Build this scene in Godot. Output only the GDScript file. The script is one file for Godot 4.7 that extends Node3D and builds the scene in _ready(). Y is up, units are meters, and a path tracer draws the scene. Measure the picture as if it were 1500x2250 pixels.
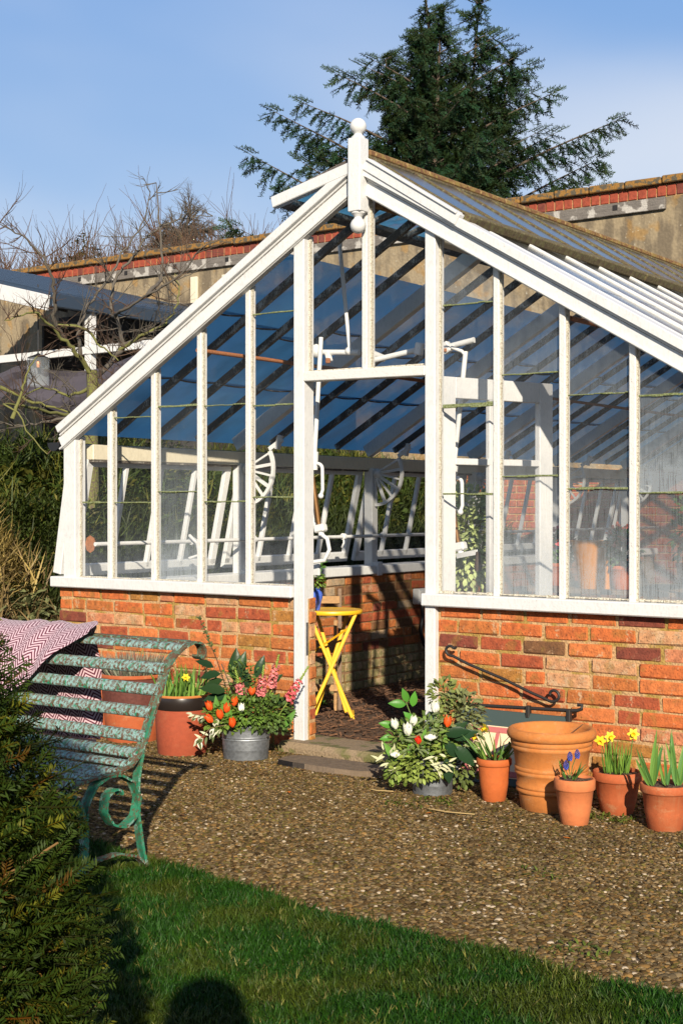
extends Node3D
# A white timber greenhouse on a low brick wall, seen across a gravel path in low sun.
# World: x runs along the gable, y up, the gable stands on z = 0 and faces +z. Units are metres.

var R := RandomNumberGenerator.new()
var MT := {}
var TX := {}
var NZ := {}
var taken := {}

# ------------------------------------------------------------------ mesh builder
class MB:
	var v := PackedVector3Array()
	var n := PackedVector3Array()
	var t := PackedVector2Array()
	var c := PackedColorArray()
	var col := Color(1, 1, 1)
	var tint := false
	var uo := Vector2.ZERO

	func tri(a: Vector3, b: Vector3, d: Vector3, na: Vector3, nb: Vector3, nd: Vector3, ua := Vector2.ZERO, ub := Vector2.ZERO, ud := Vector2.ZERO):
		if (b - a).cross(d - a).dot(na + nb + nd) > 0.0:
			v.append(a); v.append(d); v.append(b)
			n.append(na); n.append(nd); n.append(nb)
			t.append(ua); t.append(ud); t.append(ub)
		else:
			v.append(a); v.append(b); v.append(d)
			n.append(na); n.append(nb); n.append(nd)
			t.append(ua); t.append(ub); t.append(ud)
		if tint:
			c.append(col); c.append(col); c.append(col)

	func quad(a: Vector3, b: Vector3, d: Vector3, e: Vector3, nn: Vector3, ua := Vector2(0, 0), ub := Vector2(1, 0), ud := Vector2(1, 1), ue := Vector2(0, 1)):
		tri(a, b, d, nn, nn, nn, ua, ub, ud)
		tri(a, d, e, nn, nn, nn, ua, ud, ue)

	# a box with chamfered edges; jit moves the corners a little, for worn bricks and stones
	func box(ce: Vector3, size: Vector3, bs := Basis.IDENTITY, bev := 0.0, jit := 0.0, rng: RandomNumberGenerator = null):
		var h := size * 0.5
		var P := []
		for ax in 3:
			var row := []
			for k in 8:
				var s := Vector3(1 if k & 1 else -1, 1 if k & 2 else -1, 1 if k & 4 else -1)
				var q := Vector3(s.x * (h.x - bev), s.y * (h.y - bev), s.z * (h.z - bev))
				q[ax] = s[ax] * h[ax]
				if jit > 0.0:
					q += Vector3(rng.randf_range(-jit, jit), rng.randf_range(-jit, jit), rng.randf_range(-jit, jit))
				row.append(q)
			P.append(row)
		for ax in 3:
			var a1 := (ax + 1) % 3
			var a2 := (ax + 2) % 3
			for sg in 2:
				var ks := []
				for m in [[0, 0], [1, 0], [1, 1], [0, 1]]:
					ks.append((sg << ax) | (m[0] << a1) | (m[1] << a2))
				var nn := Vector3.ZERO
				nn[ax] = 1.0 if sg else -1.0
				var us := []
				for k in ks:
					var q: Vector3 = P[ax][k]
					us.append((Vector2(q.z, q.y) if ax == 0 else (Vector2(q.x, q.z) if ax == 1 else Vector2(q.x, q.y))) + uo)
				quad(ce + bs * P[ax][ks[0]], ce + bs * P[ax][ks[1]], ce + bs * P[ax][ks[2]], ce + bs * P[ax][ks[3]], bs * nn, us[0], us[1], us[2], us[3])
		if bev <= 0.0:
			return
		for ax in 3:
			var a1 := (ax + 1) % 3
			var a2 := (ax + 2) % 3
			for s1 in 2:
				for s2 in 2:
					var k0 := (s1 << a1) | (s2 << a2)
					var k1 := k0 | (1 << ax)
					var nn := Vector3.ZERO
					nn[a1] = 1.0 if s1 else -1.0
					nn[a2] = 1.0 if s2 else -1.0
					nn = bs * nn.normalized()
					var q0: Vector3 = P[a1][k0]
					var q1: Vector3 = P[a1][k1]
					var uu0 := (Vector2(q0.x, q0.y) if ax != 2 else Vector2(q0.z, q0.y)) + uo
					var uu1 := (Vector2(q1.x, q1.y) if ax != 2 else Vector2(q1.z, q1.y)) + uo
					quad(ce + bs * P[a1][k0], ce + bs * P[a1][k1], ce + bs * P[a2][k1], ce + bs * P[a2][k0], nn, uu0, uu1, uu1, uu0)
		for k in 8:
			var nn := Vector3(1 if k & 1 else -1, 1 if k & 2 else -1, 1 if k & 4 else -1).normalized()
			var q: Vector3 = P[2][k]
			var u := Vector2(q.x, q.y) + uo
			tri(ce + bs * P[0][k], ce + bs * P[1][k], ce + bs * P[2][k], bs * nn, bs * nn, bs * nn, u, u, u)

	# box from corner to corner
	func bb(a: Vector3, b: Vector3, bev := 0.0):
		box((a + b) * 0.5, (b - a).abs(), Basis.IDENTITY, bev)

	# a straight bar whose local y runs from p to q; w across, d towards `side`
	func bar(p: Vector3, q: Vector3, w: float, d: float, side := Vector3(0, 0, 1), bev := 0.0):
		var y := (q - p).normalized()
		var z := (side - y * side.dot(y)).normalized()
		var x := y.cross(z)
		box((p + q) * 0.5, Vector3(w, p.distance_to(q), d), Basis(x, y, z), bev)

	func tube(pts: Array, rad, sides := 7, caps := true):
		var cnt := pts.size()
		var up := Vector3(0.31, 0.77, 0.56)
		var prev := []
		var acc := 0.0
		for i in cnt:
			var d: Vector3 = (pts[mini(i + 1, cnt - 1)] - pts[maxi(i - 1, 0)]).normalized()
			up = (up - d * up.dot(d))
			if up.length() < 0.01:
				up = d.cross(Vector3(1, 0.2, 0.1))
			up = up.normalized()
			var sd := d.cross(up)
			var r: float = rad[i] if rad is Array else rad
			if i > 0:
				acc += pts[i].distance_to(pts[i - 1])
			var ring := []
			for k in sides + 1:
				var a := TAU * k / sides
				var nn := up * cos(a) + sd * sin(a)
				ring.append([pts[i] + nn * r, nn, Vector2(float(k) / sides * r * TAU, acc)])
			if i > 0:
				for k in sides:
					var A = prev[k]; var B = prev[k + 1]; var C = ring[k + 1]; var D = ring[k]
					tri(A[0], B[0], C[0], A[1], B[1], C[1], A[2], B[2], C[2])
					tri(A[0], C[0], D[0], A[1], C[1], D[1], A[2], C[2], D[2])
			if caps and (i == 0 or i == cnt - 1):
				var nn: Vector3 = -d if i == 0 else d
				for k in sides:
					tri(pts[i], ring[k][0], ring[k + 1][0], nn, nn, nn, ring[k][2], ring[k][2], ring[k][2])
			prev = ring

	# turns a profile of (radius, height) round y; neighbouring faces under 50 degrees share a normal
	func lathe(pr: Array, segs: int, at := Vector3.ZERO, sx := 1.0, sz := 1.0, bs := Basis.IDENTITY, wob := 0.0):
		var fn := []
		for i in pr.size() - 1:
			var e: Vector2 = pr[i + 1] - pr[i]
			fn.append(Vector2(e.y, -e.x).normalized())
		for i in pr.size() - 1:
			var a0: Vector2 = fn[i]
			var a1: Vector2 = fn[i]
			if i > 0 and fn[i].dot(fn[i - 1]) > 0.64:
				a0 = (fn[i] + fn[i - 1]).normalized()
			if i < pr.size() - 2 and fn[i].dot(fn[i + 1]) > 0.64:
				a1 = (fn[i] + fn[i + 1]).normalized()
			for k in segs:
				var p := []
				for m in [[0, 0], [1, 0], [1, 1], [0, 1]]:
					var a: float = TAU * (k + m[0]) / segs
					var q: Vector2 = pr[i + m[1]]
					var nn: Vector2 = a1 if m[1] else a0
					var wr := q.x * (1.0 + wob * sin(a * 2.0 + q.y * 9.0) + wob * 0.6 * sin(a * 3.0 + 1.0))
					p.append([at + bs * Vector3(cos(a) * wr * sx, q.y, sin(a) * wr * sz), bs * Vector3(cos(a) * nn.x / sx, nn.y, sin(a) * nn.x / sz).normalized(), Vector2(float(k + m[0]) / segs, q.y)])
				tri(p[0][0], p[1][0], p[2][0], p[0][1], p[1][1], p[2][1], p[0][2], p[1][2], p[2][2])
				tri(p[0][0], p[2][0], p[3][0], p[0][1], p[2][1], p[3][1], p[0][2], p[2][2], p[3][2])

	func ball(at: Vector3, r: float, sy := 1.0, segs := 12, rings := 7):
		var pr := []
		for i in rings + 1:
			var a := PI * i / rings - PI / 2
			pr.append(Vector2(maxf(cos(a) * r, 0.0001), sin(a) * r * sy))
		lathe(pr, segs, at)

	# a flat strap swept along pts, its width along `wide`
	func strap(pts: Array, wide: Vector3, w: float, th: float):
		var acc := 0.0
		var pv := []
		for i in pts.size():
			var d: Vector3 = (pts[mini(i + 1, pts.size() - 1)] - pts[maxi(i - 1, 0)]).normalized()
			var wd := (wide - d * wide.dot(d)).normalized()
			var nn := d.cross(wd)
			if i > 0:
				acc += pts[i].distance_to(pts[i - 1])
			var p: Vector3 = pts[i]
			var ring := [p + wd * w / 2 + nn * th / 2, p - wd * w / 2 + nn * th / 2, p - wd * w / 2 - nn * th / 2, p + wd * w / 2 - nn * th / 2]
			var ns := [nn, -wd, -nn, wd]
			if i > 0:
				for k in 4:
					var k2 := (k + 1) % 4
					var wv := w if k % 2 == 0 else th
					tri(pv[0][k], pv[0][k2], ring[k2], pv[1][k], pv[1][k], ns[k], Vector2(0, pv[2]), Vector2(wv, pv[2]), Vector2(wv, acc))
					tri(pv[0][k], ring[k2], ring[k], pv[1][k], ns[k], ns[k], Vector2(0, pv[2]), Vector2(wv, acc), Vector2(0, acc))
			if i == 0 or i == pts.size() - 1:
				quad(ring[0], ring[1], ring[2], ring[3], -d if i == 0 else d)
			pv = [ring, ns, acc]

	# a pointed leaf that bends away from `up`
	func leaf(base: Vector3, dir: Vector3, up: Vector3, ln: float, w: float, bend := 0.5, segs := 4, fold := 0.25, wide_at := 0.4, wavy := 0.0):
		var d := dir.normalized()
		var u := (up - d * up.dot(d)).normalized()
		var s := d.cross(u)
		var p := base
		var pl := [p, p, p, u]
		for i in segs:
			var f := float(i + 1) / segs
			var ww := w * 0.5 * (sin(PI * pow(f, log(0.5) / log(wide_at))) if i < segs - 1 else 0.0)
			p += d * (ln / segs)
			var a := -bend / segs
			var d2 := d * cos(a) + u * sin(a)
			u = (u * cos(a) - d * sin(a)).normalized()
			d = d2.normalized()
			var lift := u * ww * fold
			var wv := u * wavy * w * (1.0 if i % 2 else -1.0)
			var q := [p + s * ww + lift + wv, p, p - s * ww + lift - wv, u]
			var n1: Vector3 = (u - s * fold).normalized()
			var n2: Vector3 = (u + s * fold).normalized()
			var v0 := float(i) / segs
			if i > 0:
				tri(pl[0], pl[1], q[1], n1, u, u, Vector2(1, v0), Vector2(0.5, v0), Vector2(0.5, f))
				tri(pl[1], pl[2], q[1], u, n2, u, Vector2(0.5, v0), Vector2(0, v0), Vector2(0.5, f))
			if i < segs - 1:
				tri(pl[0], q[1], q[0], n1, u, n1, Vector2(1, v0), Vector2(0.5, f), Vector2(1, f))
				tri(pl[2], q[2], q[1], n2, n2, u, Vector2(0, v0), Vector2(0, f), Vector2(0.5, f))
			pl = q

	func mesh() -> ArrayMesh:
		var a := []
		a.resize(Mesh.ARRAY_MAX)
		a[Mesh.ARRAY_VERTEX] = v
		a[Mesh.ARRAY_NORMAL] = n
		a[Mesh.ARRAY_TEX_UV] = t
		if tint:
			a[Mesh.ARRAY_COLOR] = c
		var m := ArrayMesh.new()
		m.add_surface_from_arrays(Mesh.PRIMITIVE_TRIANGLES, a)
		return m

# ------------------------------------------------------------------ naming and tagging
func numbered(parent: Node, called: String) -> String:
	var key := str(parent.get_instance_id()) + called
	var k: int = taken.get(key, 0)
	taken[key] = k + 1
	return called if k == 0 else "%s_%03d" % [called, k]

func tag(o: Node, label: String, category: String, group := "", kind := ""):
	if label: o.set_meta("label", label)
	if category: o.set_meta("category", category)
	if group: o.set_meta("group", group)
	if kind: o.set_meta("kind", kind)

func thing(called: String, label: String, category: String, at := Vector3.ZERO, group := "") -> Node3D:
	var o := Node3D.new()
	o.name = numbered(self, called)
	add_child(o, true)
	o.position = at
	tag(o, label, category, group)
	return o

func put(called: String, m, mat: Material, parent: Node, kind := "") -> MeshInstance3D:
	var o := MeshInstance3D.new()
	o.mesh = m.mesh() if m is MB else m
	o.material_override = mat
	o.name = numbered(parent, called)
	parent.add_child(o, true)
	if kind: o.set_meta("kind", kind)
	return o

func many(called: String, m: Mesh, mat: Material, xf: Array, cols: Array, parent: Node) -> MultiMeshInstance3D:
	var mm := MultiMesh.new()
	mm.transform_format = MultiMesh.TRANSFORM_3D
	mm.use_colors = cols.size() > 0
	mm.mesh = m
	mm.instance_count = xf.size()
	for i in xf.size():
		mm.set_instance_transform(i, xf[i])
		if cols.size() > 0:
			mm.set_instance_color(i, cols[i])
	var o := MultiMeshInstance3D.new()
	o.multimesh = mm
	o.material_override = mat
	o.name = numbered(parent, called)
	parent.add_child(o, true)
	o.set_meta("kind", "stuff")
	return o

func rr(a: float, b: float) -> float:
	return R.randf_range(a, b)

func rb(tilt := PI, s := 1.0) -> Basis:
	return Basis(Vector3.UP, rr(0, TAU)) * Basis(Vector3(1, 0, 0), rr(-tilt, tilt)) * Basis(Vector3(0, 0, 1), rr(-tilt, tilt)) * Basis.from_scale(Vector3.ONE * s)

func facing(y: Vector3, roll := 0.0, s := 1.0) -> Basis:   # a basis whose y runs along `y`
	var yy := y.normalized()
	var x := yy.cross(Vector3(0.13, 0.31, 0.94)).normalized()
	var b := Basis(x, yy, x.cross(yy))
	return Basis(yy, roll) * b * Basis.from_scale(Vector3.ONE * s)

# ------------------------------------------------------------------ textures and materials
const S := 320
func noise(key: String, sd: int, freq: float, oct := 4, kind := FastNoiseLite.TYPE_SIMPLEX_SMOOTH) -> PackedByteArray:
	if NZ.has(key): return NZ[key]
	var f := FastNoiseLite.new()
	f.seed = sd
	f.noise_type = kind
	f.frequency = freq
	f.fractal_octaves = oct
	var im := f.get_seamless_image(S, S)
	im.convert(Image.FORMAT_L8)
	NZ[key] = im.get_data()
	return NZ[key]

func at(a: PackedByteArray, x: int, y: int) -> float:
	return a[(posmod(y, S)) * S + posmod(x, S)] / 255.0

func tex(key: String, f: Callable, w := S, h := S, srgb := true) -> ImageTexture:
	if TX.has(key): return TX[key]
	var im := Image.create(w, h, false, Image.FORMAT_RGBA8)
	for y in h:
		for x in w:
			var c: Color = f.call(x, y)
			im.set_pixel(x, y, c.linear_to_srgb() if srgb else c)
	TX[key] = ImageTexture.create_from_image(im)
	return TX[key]

func L(r: float, g: float, b: float) -> Color:
	return Color(r, g, b)

func mat(key: String, lin: Color, rough := 0.8, metal := 0.0) -> StandardMaterial3D:
	var m := StandardMaterial3D.new()
	m.resource_name = key
	m.albedo_color = lin.linear_to_srgb()
	m.roughness = rough
	m.metallic = metal
	MT[key] = m
	return m

func tri(m: StandardMaterial3D, t: Texture2D, per_m: float, bump: Texture2D = null, cm := 0.0, world := true) -> StandardMaterial3D:
	m.albedo_texture = t
	m.uv1_triplanar = true
	m.uv1_world_triplanar = world
	m.uv1_scale = Vector3.ONE * per_m
	if bump:
		m.heightmap_enabled = true
		m.heightmap_texture = bump
		m.heightmap_scale = cm
	return m

func leafm(key: String, lin: Color, rough := 0.45, back := 0.5) -> StandardMaterial3D:
	var m := mat(key, lin, rough)
	m.vertex_color_use_as_albedo = true
	m.backlight_enabled = back > 0.0
	m.backlight = Color(back * 0.8, back, back * 0.3)
	m.cull_mode = BaseMaterial3D.CULL_DISABLED
	return m

func ss(a: float, b: float, x: float) -> float:
	return smoothstep(a, b, x)

func make_materials():
	var n1 := noise("n1", 3, 0.012, 5)
	var n2 := noise("n2", 8, 0.045, 4)
	var n3 := noise("n3", 15, 0.16, 3)
	var n4 := noise("n4", 21, 0.02, 3)
	var cell := noise("cell", 5, 0.06, 1, FastNoiseLite.TYPE_CELLULAR)
	var grey := tex("grain", func(x, y): return Color(at(n3, x, y), 0, 0) , S, S, false)
	var bumpm := tex("bumpm", func(x, y): return Color(0.5 * at(n2, x, y) + 0.5 * at(n3, x, y), 0, 0), S, S, false)
	# white gloss paint on old timber
	var pt := tex("paint", func(x, y):
		var d := 0.09 * ss(0.45, 0.85, at(n2, x * 3, y)) + 0.09 * at(n1, x, y)
		var k := 0.55 * ss(0.78, 0.88, at(n3, x, y)) * ss(0.55, 0.7, at(n2, x, y))
		return Color(1, 0.99, 0.965) * (1.0 - d) - Color(0.5, 0.55, 0.6) * k)
	tri(mat("white", L(0.585, 0.59, 0.595), 0.42), pt, 1.4, bumpm, 0.12)
	var peel := tex("peel", func(x, y):
		var q := at(n2, x * 3, y / 4) * 0.6 + at(n3, x, y / 2) * 0.4
		var k := ss(0.71, 0.80, q) * 0.7
		var d := 0.10 * at(n3, x * 2, y / 3)
		return Color(1, 0.98, 0.94) * (1.0 - d) * (1.0 - k) + Color(0.30, 0.23, 0.16) * k)
	tri(mat("white_peeling", L(0.58, 0.58, 0.575), 0.55), peel, 2.6, bumpm, 0.25)
	var pu := tex("putty", func(x, y):
		var q := at(n3, x, y) * 0.5 + at(n2, x, y) * 0.5
		var k := ss(0.36, 0.54, q)
		return Color(0.58, 0.55, 0.46) * k + Color(0.23, 0.19, 0.12) * (1 - k))
	tri(mat("putty", L(0.9, 0.9, 0.9), 0.85), pu, 5.0, bumpm, 0.2)
	tri(mat("cream", L(0.62, 0.57, 0.44), 0.5), pt, 1.2, bumpm, 0.12)
	tri(mat("white_in", L(0.62, 0.63, 0.63), 0.45), pt, 1.2, bumpm, 0.1)
	var old := tex("oldwood", func(x, y):
		var q := at(n2, x * 4, y) * 0.5 + at(n3, x * 3, y) * 0.5
		var k := ss(0.52, 0.68, at(n1, x, y) * 0.5 + q * 0.5)
		return Color(0.075, 0.062, 0.05) * (0.5 + q) * (1 - k) + Color(0.42, 0.40, 0.35) * k)
	tri(mat("oldwood", L(1, 1, 1), 0.85), old, 1.6, bumpm, 0.4)
	var moss := tex("moss", func(x, y):
		var q := at(n2, x, y)
		var k := ss(0.45, 0.62, at(n3, x, y) * 0.5 + q * 0.5)
		var l := ss(0.6, 0.72, at(n2, x + 90, y + 40))
		return (Color(0.16, 0.10, 0.055) * (0.6 + 0.7 * q)) * (1 - k) + Color(0.20, 0.19, 0.07) * k * (1 - l) + Color(0.34, 0.32, 0.18) * k * l)
	tri(mat("mossy", L(0.5, 0.5, 0.46), 0.9), moss, 2.2, bumpm, 0.6)
	tri(mat("ridge_wood", L(1.0, 0.75, 0.5), 0.85), moss, 0.9, bumpm, 0.4)
	# bricks: nine firings and weatherings
	var kinds := [["orange", 0.52, 0.135, 0.034, 0.20], ["bright", 0.58, 0.175, 0.050, 0.25], ["red", 0.36, 0.078, 0.028, 0.18], ["dark", 0.20, 0.046, 0.026, 0.12], ["pink", 0.50, 0.19, 0.095, 0.55], ["pale", 0.52, 0.27, 0.14, 0.7], ["ochre", 0.36, 0.16, 0.032, 0.3], ["umber", 0.17, 0.078, 0.032, 0.15], ["rust", 0.44, 0.14, 0.034, 0.30], ["limed", 0.36, 0.29, 0.21, 0.95], ["algae", 0.27, 0.24, 0.11, 0.7]]
	var o := 0
	for k in kinds:
		o += 37
		var oo := o
		var bt := tex("brick_" + k[0], func(x, y):
			var base := Color(k[1], k[2], k[3]) * (0.62 + 0.65 * at(n2, x + oo, y))
			var e := ss(0.75 - k[4] * 0.4, 0.92 - k[4] * 0.35, at(n1, x * 2 + oo, y * 2) * 0.65 + at(n3, x, y) * 0.35) * 0.75
			var s := ss(0.72, 0.82, at(n3, x + oo, y + 11)) * 0.6
			var gr := ss(0.62, 0.8, at(n4, x, y + oo)) * 0.4
			base = base.lerp(Color(0.52, 0.37, 0.24), e).lerp(Color(0.24, 0.15, 0.03), gr)
			return base * Color(0.82, 0.78, 0.70) * (1.0 - s))
		tri(mat("brick_" + k[0], L(1, 1, 1), 0.9), bt, 1.35, bumpm, 0.5)
	var mo := tex("mortar", func(x, y):
		return Color(0.50, 0.31, 0.145).lerp(Color(0.36, 0.23, 0.055), ss(0.5, 0.7, at(n1, x, y))) * (0.48 + 0.55 * at(n3, x, y)))
	tri(mat("mortar", L(1, 1, 1), 0.95), mo, 1.3, bumpm, 0.7)
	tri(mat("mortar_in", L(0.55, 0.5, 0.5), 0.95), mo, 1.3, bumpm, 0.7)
	# cement render with rain streaks and lichen
	var rend := tex("render", func(x, y):
		var st := at(n2, x, y / 8) * 0.45 + at(n1, x, y) * 0.55
		var base := Color(0.42, 0.33, 0.21).lerp(Color(0.23, 0.18, 0.12), ss(0.40, 0.66, st))
		var li := ss(0.60, 0.82, at(n4, x, y)) * 0.5
		var wh := ss(0.80, 0.86, at(n3, x, y)) * ss(0.5, 0.65, at(n1, x + 60, y))
		return base.lerp(Color(0.50, 0.26, 0.045), li).lerp(Color(0.62, 0.58, 0.48), wh) * (0.85 + 0.25 * at(n3, x, y)))
	tri(mat("render", L(0.60, 0.60, 0.58), 0.95), rend, 0.42, bumpm, 0.8)
	var beam := tex("beamwood", func(x, y):
		var q := at(n3, x / 3, y * 3) * 0.5 + at(n2, x / 4, y * 3) * 0.5
		var k := ss(0.56, 0.70, at(n1, x, y)) * 0.8
		return Color(0.13, 0.115, 0.10) * (0.5 + q) * (1 - k) + Color(0.52, 0.49, 0.44) * k * (0.5 + 0.6 * q))
	tri(mat("beam", L(1, 1, 1), 0.9), beam, 0.9, bumpm, 0.5)
	var cop := tex("coping", func(x, y):
		return Color(0.24, 0.12, 0.024).lerp(Color(0.08, 0.065, 0.04), ss(0.45, 0.62, at(n2, x, y))) * (0.7 + 0.5 * at(n3, x, y)))
	tri(mat("coping", L(1, 1, 1), 0.9), cop, 0.8, bumpm, 0.5)
	tri(mat("band_brick", L(0.29, 0.055, 0.026), 0.9), tex("bandt", func(x, y): return Color(1, 1, 1) * (0.55 + 0.6 * at(n2, x, y))), 0.9, bumpm, 0.5)
	tri(mat("band_brick_dark", L(0.17, 0.04, 0.025), 0.9), TX["bandt"], 0.9, bumpm, 0.5)
	# terracotta in several ages
	for k in [["fresh", 0.58, 0.19, 0.070, 0.06], ["orange", 0.50, 0.125, 0.026, 0.10], ["aged", 0.42, 0.105, 0.034, 0.6], ["ochre", 0.50, 0.185, 0.042, 0.6], ["red", 0.34, 0.070, 0.030, 0.10]]:
		o += 53
		var oo := o
		var tt := tex("clay_" + k[0], func(x, y):
			var base := Color(k[1], k[2], k[3]) * (0.84 + 0.28 * at(n2, x + oo, y))
			var e = ss(0.55, 0.85, at(n1, x + oo, y * 2) * 0.7 + at(n3, x, y) * 0.3) * k[4]
			var d = ss(0.78, 0.88, at(n3, x + oo, y)) * (0.15 + k[4])
			return base.lerp(Color(0.46, 0.31, 0.18), e) * Color(0.86, 0.78, 0.66) * (1.0 - d * 0.6))
		tri(mat("clay_" + k[0], L(1, 1, 1), 0.85), tt, 2.2, bumpm, 0.12)
	mat("black_glaze", L(0.018, 0.013, 0.011), 0.3)
	tri(mat("maroon_glaze", L(0.13, 0.045, 0.035), 0.45), TX["bandt"], 3.0, bumpm, 0.1)
	# flaking turquoise paint over rust
	var rust := func(x, y, a: Color, b: Color, lo: float):
		var q := at(n1, x * 2, y * 2) * 0.35 + at(n2, x, y) * 0.35 + at(n3, x, y) * 0.30
		var k := ss(lo, lo + 0.04, q)
		var g := ss(0.66, 0.69, at(n1, x + 50, y))
		var p := a.lerp(b, g) * (0.8 + 0.35 * at(n3, x + 7, y))
		return p.lerp(Color(0.10, 0.043, 0.018) * (0.3 + 1.3 * at(n3, x, y + 31)), k)
	tri(mat("slat", L(1, 1, 1), 0.6), tex("slat", func(x, y): return rust.call(x, y, Color(0.21, 0.36, 0.335), Color(0.010, 0.19, 0.095), 0.485)), 5.0, bumpm, 0.3)
	tri(mat("strap", L(1, 1, 1), 0.55), tex("strap", func(x, y): return rust.call(x, y, Color(0.02, 0.17, 0.09), Color(0.16, 0.30, 0.24), 0.55)), 4.0, bumpm, 0.3)
	tri(mat("strap_rust", L(1, 1, 1), 0.7), tex("strapr", func(x, y): return rust.call(x, y, Color(0.06, 0.17, 0.11), Color(0.22, 0.33, 0.26), 0.44)), 4.0, bumpm, 0.3)
	tri(mat("rust_iron", L(0.32, 0.12, 0.045), 0.85), TX["bandt"], 4.0, bumpm, 0.2)
	mat("iron", L(0.025, 0.022, 0.02), 0.55, 0.3)
	tri(mat("zinc", L(0.30, 0.32, 0.34), 0.5, 0.75), tex("zinct", func(x, y): return Color(1, 1, 1) * (0.55 + 0.45 * at(cell, x, y)) * (0.8 + 0.3 * at(n3, x, y))), 3.0, bumpm, 0.04)
	# herringbone weave: uv in units of one rib
	var hb := tex("herring", func(x, y):
		var rib := 40
		var c := int(x / rib)
		var f := float(x % rib) / rib
		var s := (f if c % 2 == 0 else 1.0 - f)
		var ph := fposmod((y / 20.0) - s * 2.0, 1.0)
		var k := ss(0.42, 0.5, ph) * (1.0 - ss(0.92, 1.0, ph))
		var th = 0.85 + 0.3 * (((x * 7 + y * 3) % 5) / 5.0 - 0.4)
		return Color(0.105, 0.016, 0.034).lerp(Color(0.62, 0.44, 0.48), k) * th)
	var wool := mat("wool", L(1, 1, 1), 0.95)
	wool.albedo_texture = hb
	wool.rim_enabled = true
	wool.rim = 0.25
	mat("fringe", L(0.5, 0.36, 0.38), 0.95)
	# glass
	for g in [["clear", 0.03, 0.10, 0.05], ["misty", 0.16, 0.62, 0.35], ["wet", 0.40, 0.9, 0.5]]:
		o += 61
		var oo := o
		var lo: float = g[1]; var hi: float = g[2]; var wet: float = g[3]
		var mt := tex("mist_" + g[0], func(x, y):
			var fy := float(y) / S            # 0 at the head of the pane, 1 at its foot
			var cl := at(n1, x + oo, y) * 0.6 + at(n2, x, y + oo) * 0.4
			var a := lo + hi * ss(0.40, 1.05, cl * 0.30 + at(n3, x, y) * 0.12 + fy * 0.72)
			var dr := ss(0.60, 0.72, at(n2, x * 3 + oo, y / 9)) * wet
			a *= 1.0 - dr * 0.75
			var sp := ss(0.70, 0.78, at(n3, x, y + oo))
			a += sp * 0.10 * (0.4 + fy) * (0.3 + wet)
			var dirt := ss(0.74, 0.8, at(n3, x + 77, y)) * 0.5
			var cc := Color(0.34, 0.38, 0.41).lerp(Color(0.10, 0.13, 0.08), dirt)
			var cs := cc.linear_to_srgb()
			return Color(cs.r, cs.g, cs.b, clampf(a, 0, 1)), S, S, false)
		var m := mat("glass_" + g[0], L(1, 1, 1), 0.12)
		m.albedo_texture = mt
		m.transparency = BaseMaterial3D.TRANSPARENCY_ALPHA
		m.albedo_color = Color(1, 1, 1, 0.29 if g[0] != "wet" else 0.55)
		m.cull_mode = BaseMaterial3D.CULL_DISABLED
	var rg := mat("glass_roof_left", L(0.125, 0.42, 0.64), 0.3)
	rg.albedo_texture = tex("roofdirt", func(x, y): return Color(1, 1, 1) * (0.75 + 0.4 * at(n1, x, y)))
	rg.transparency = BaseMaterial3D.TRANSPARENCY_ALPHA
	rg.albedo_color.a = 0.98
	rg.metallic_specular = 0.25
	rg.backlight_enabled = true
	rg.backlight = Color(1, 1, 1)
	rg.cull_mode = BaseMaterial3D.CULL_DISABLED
	var rg2 := mat("glass_roof_right", L(0.06, 0.065, 0.055), 0.2)
	rg2.transparency = BaseMaterial3D.TRANSPARENCY_ALPHA
	rg2.albedo_color.a = 0.58
	rg2.cull_mode = BaseMaterial3D.CULL_DISABLED
	var lap := mat("lap_moss", L(0.22, 0.24, 0.13), 0.8)
	lap.albedo_texture = tex("lapt", func(x, y):
		var q := at(n3, x, y) * 0.6 + at(n2, x, y) * 0.4
		return Color(0.35, 0.4, 0.2).lerp(Color(1.3, 1.3, 1.1), ss(0.45, 0.6, q)))
	lap.uv1_triplanar = true
	lap.uv1_world_triplanar = true
	lap.uv1_scale = Vector3.ONE * 4.0
	# ground
	tri(mat("gravel", L(1, 1, 1), 0.95), tex("gravel", func(x, y):
		return Color(0.125, 0.09, 0.05) * (0.45 + 0.9 * at(cell, x, y)) * (0.6 + 0.7 * at(n3, x, y))), 1.6, bumpm, 1.2)
	tri(mat("soil", L(1, 1, 1), 0.95), tex("soil", func(x, y):
		return Color(0.085, 0.045, 0.022) * (0.35 + 1.2 * at(n3, x, y)) * (0.6 + 0.7 * at(n2, x, y))), 1.2, bumpm, 2.0)
	tri(mat("turf", L(1, 1, 1), 0.95), tex("turf", func(x, y):
		return Color(0.030, 0.052, 0.010).lerp(Color(0.06, 0.055, 0.015), at(n2, x, y)) * (0.5 + 0.9 * at(n3, x, y))), 1.1, bumpm, 1.5)
	tri(mat("stone", L(1, 1, 1), 0.9), tex("stonet", func(x, y):
		return Color(0.24, 0.175, 0.105).lerp(Color(0.12, 0.115, 0.035), ss(0.5, 0.68, at(n1, x, y))) * (0.6 + 0.6 * at(n3, x, y))), 1.2, bumpm, 0.8)
	tri(mat("slate", L(1, 1, 1), 0.9), tex("slatet", func(x, y):
		return Color(0.155, 0.11, 0.07) * (0.65 + 0.5 * at(n2, x, y)) * (0.75 + 0.4 * at(n3, x, y))), 1.2, bumpm, 0.5)
	tri(mat("bark", L(1, 1, 1), 0.95), tex("bark", func(x, y):
		return Color(0.095, 0.072, 0.045).lerp(Color(0.15, 0.16, 0.035), ss(0.42, 0.6, at(n2, x, y))) * (0.5 + 0.9 * at(n3, x, y))), 3.0, bumpm, 0.5)
	mat("twig", L(0.070, 0.040, 0.024), 0.9)
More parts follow.
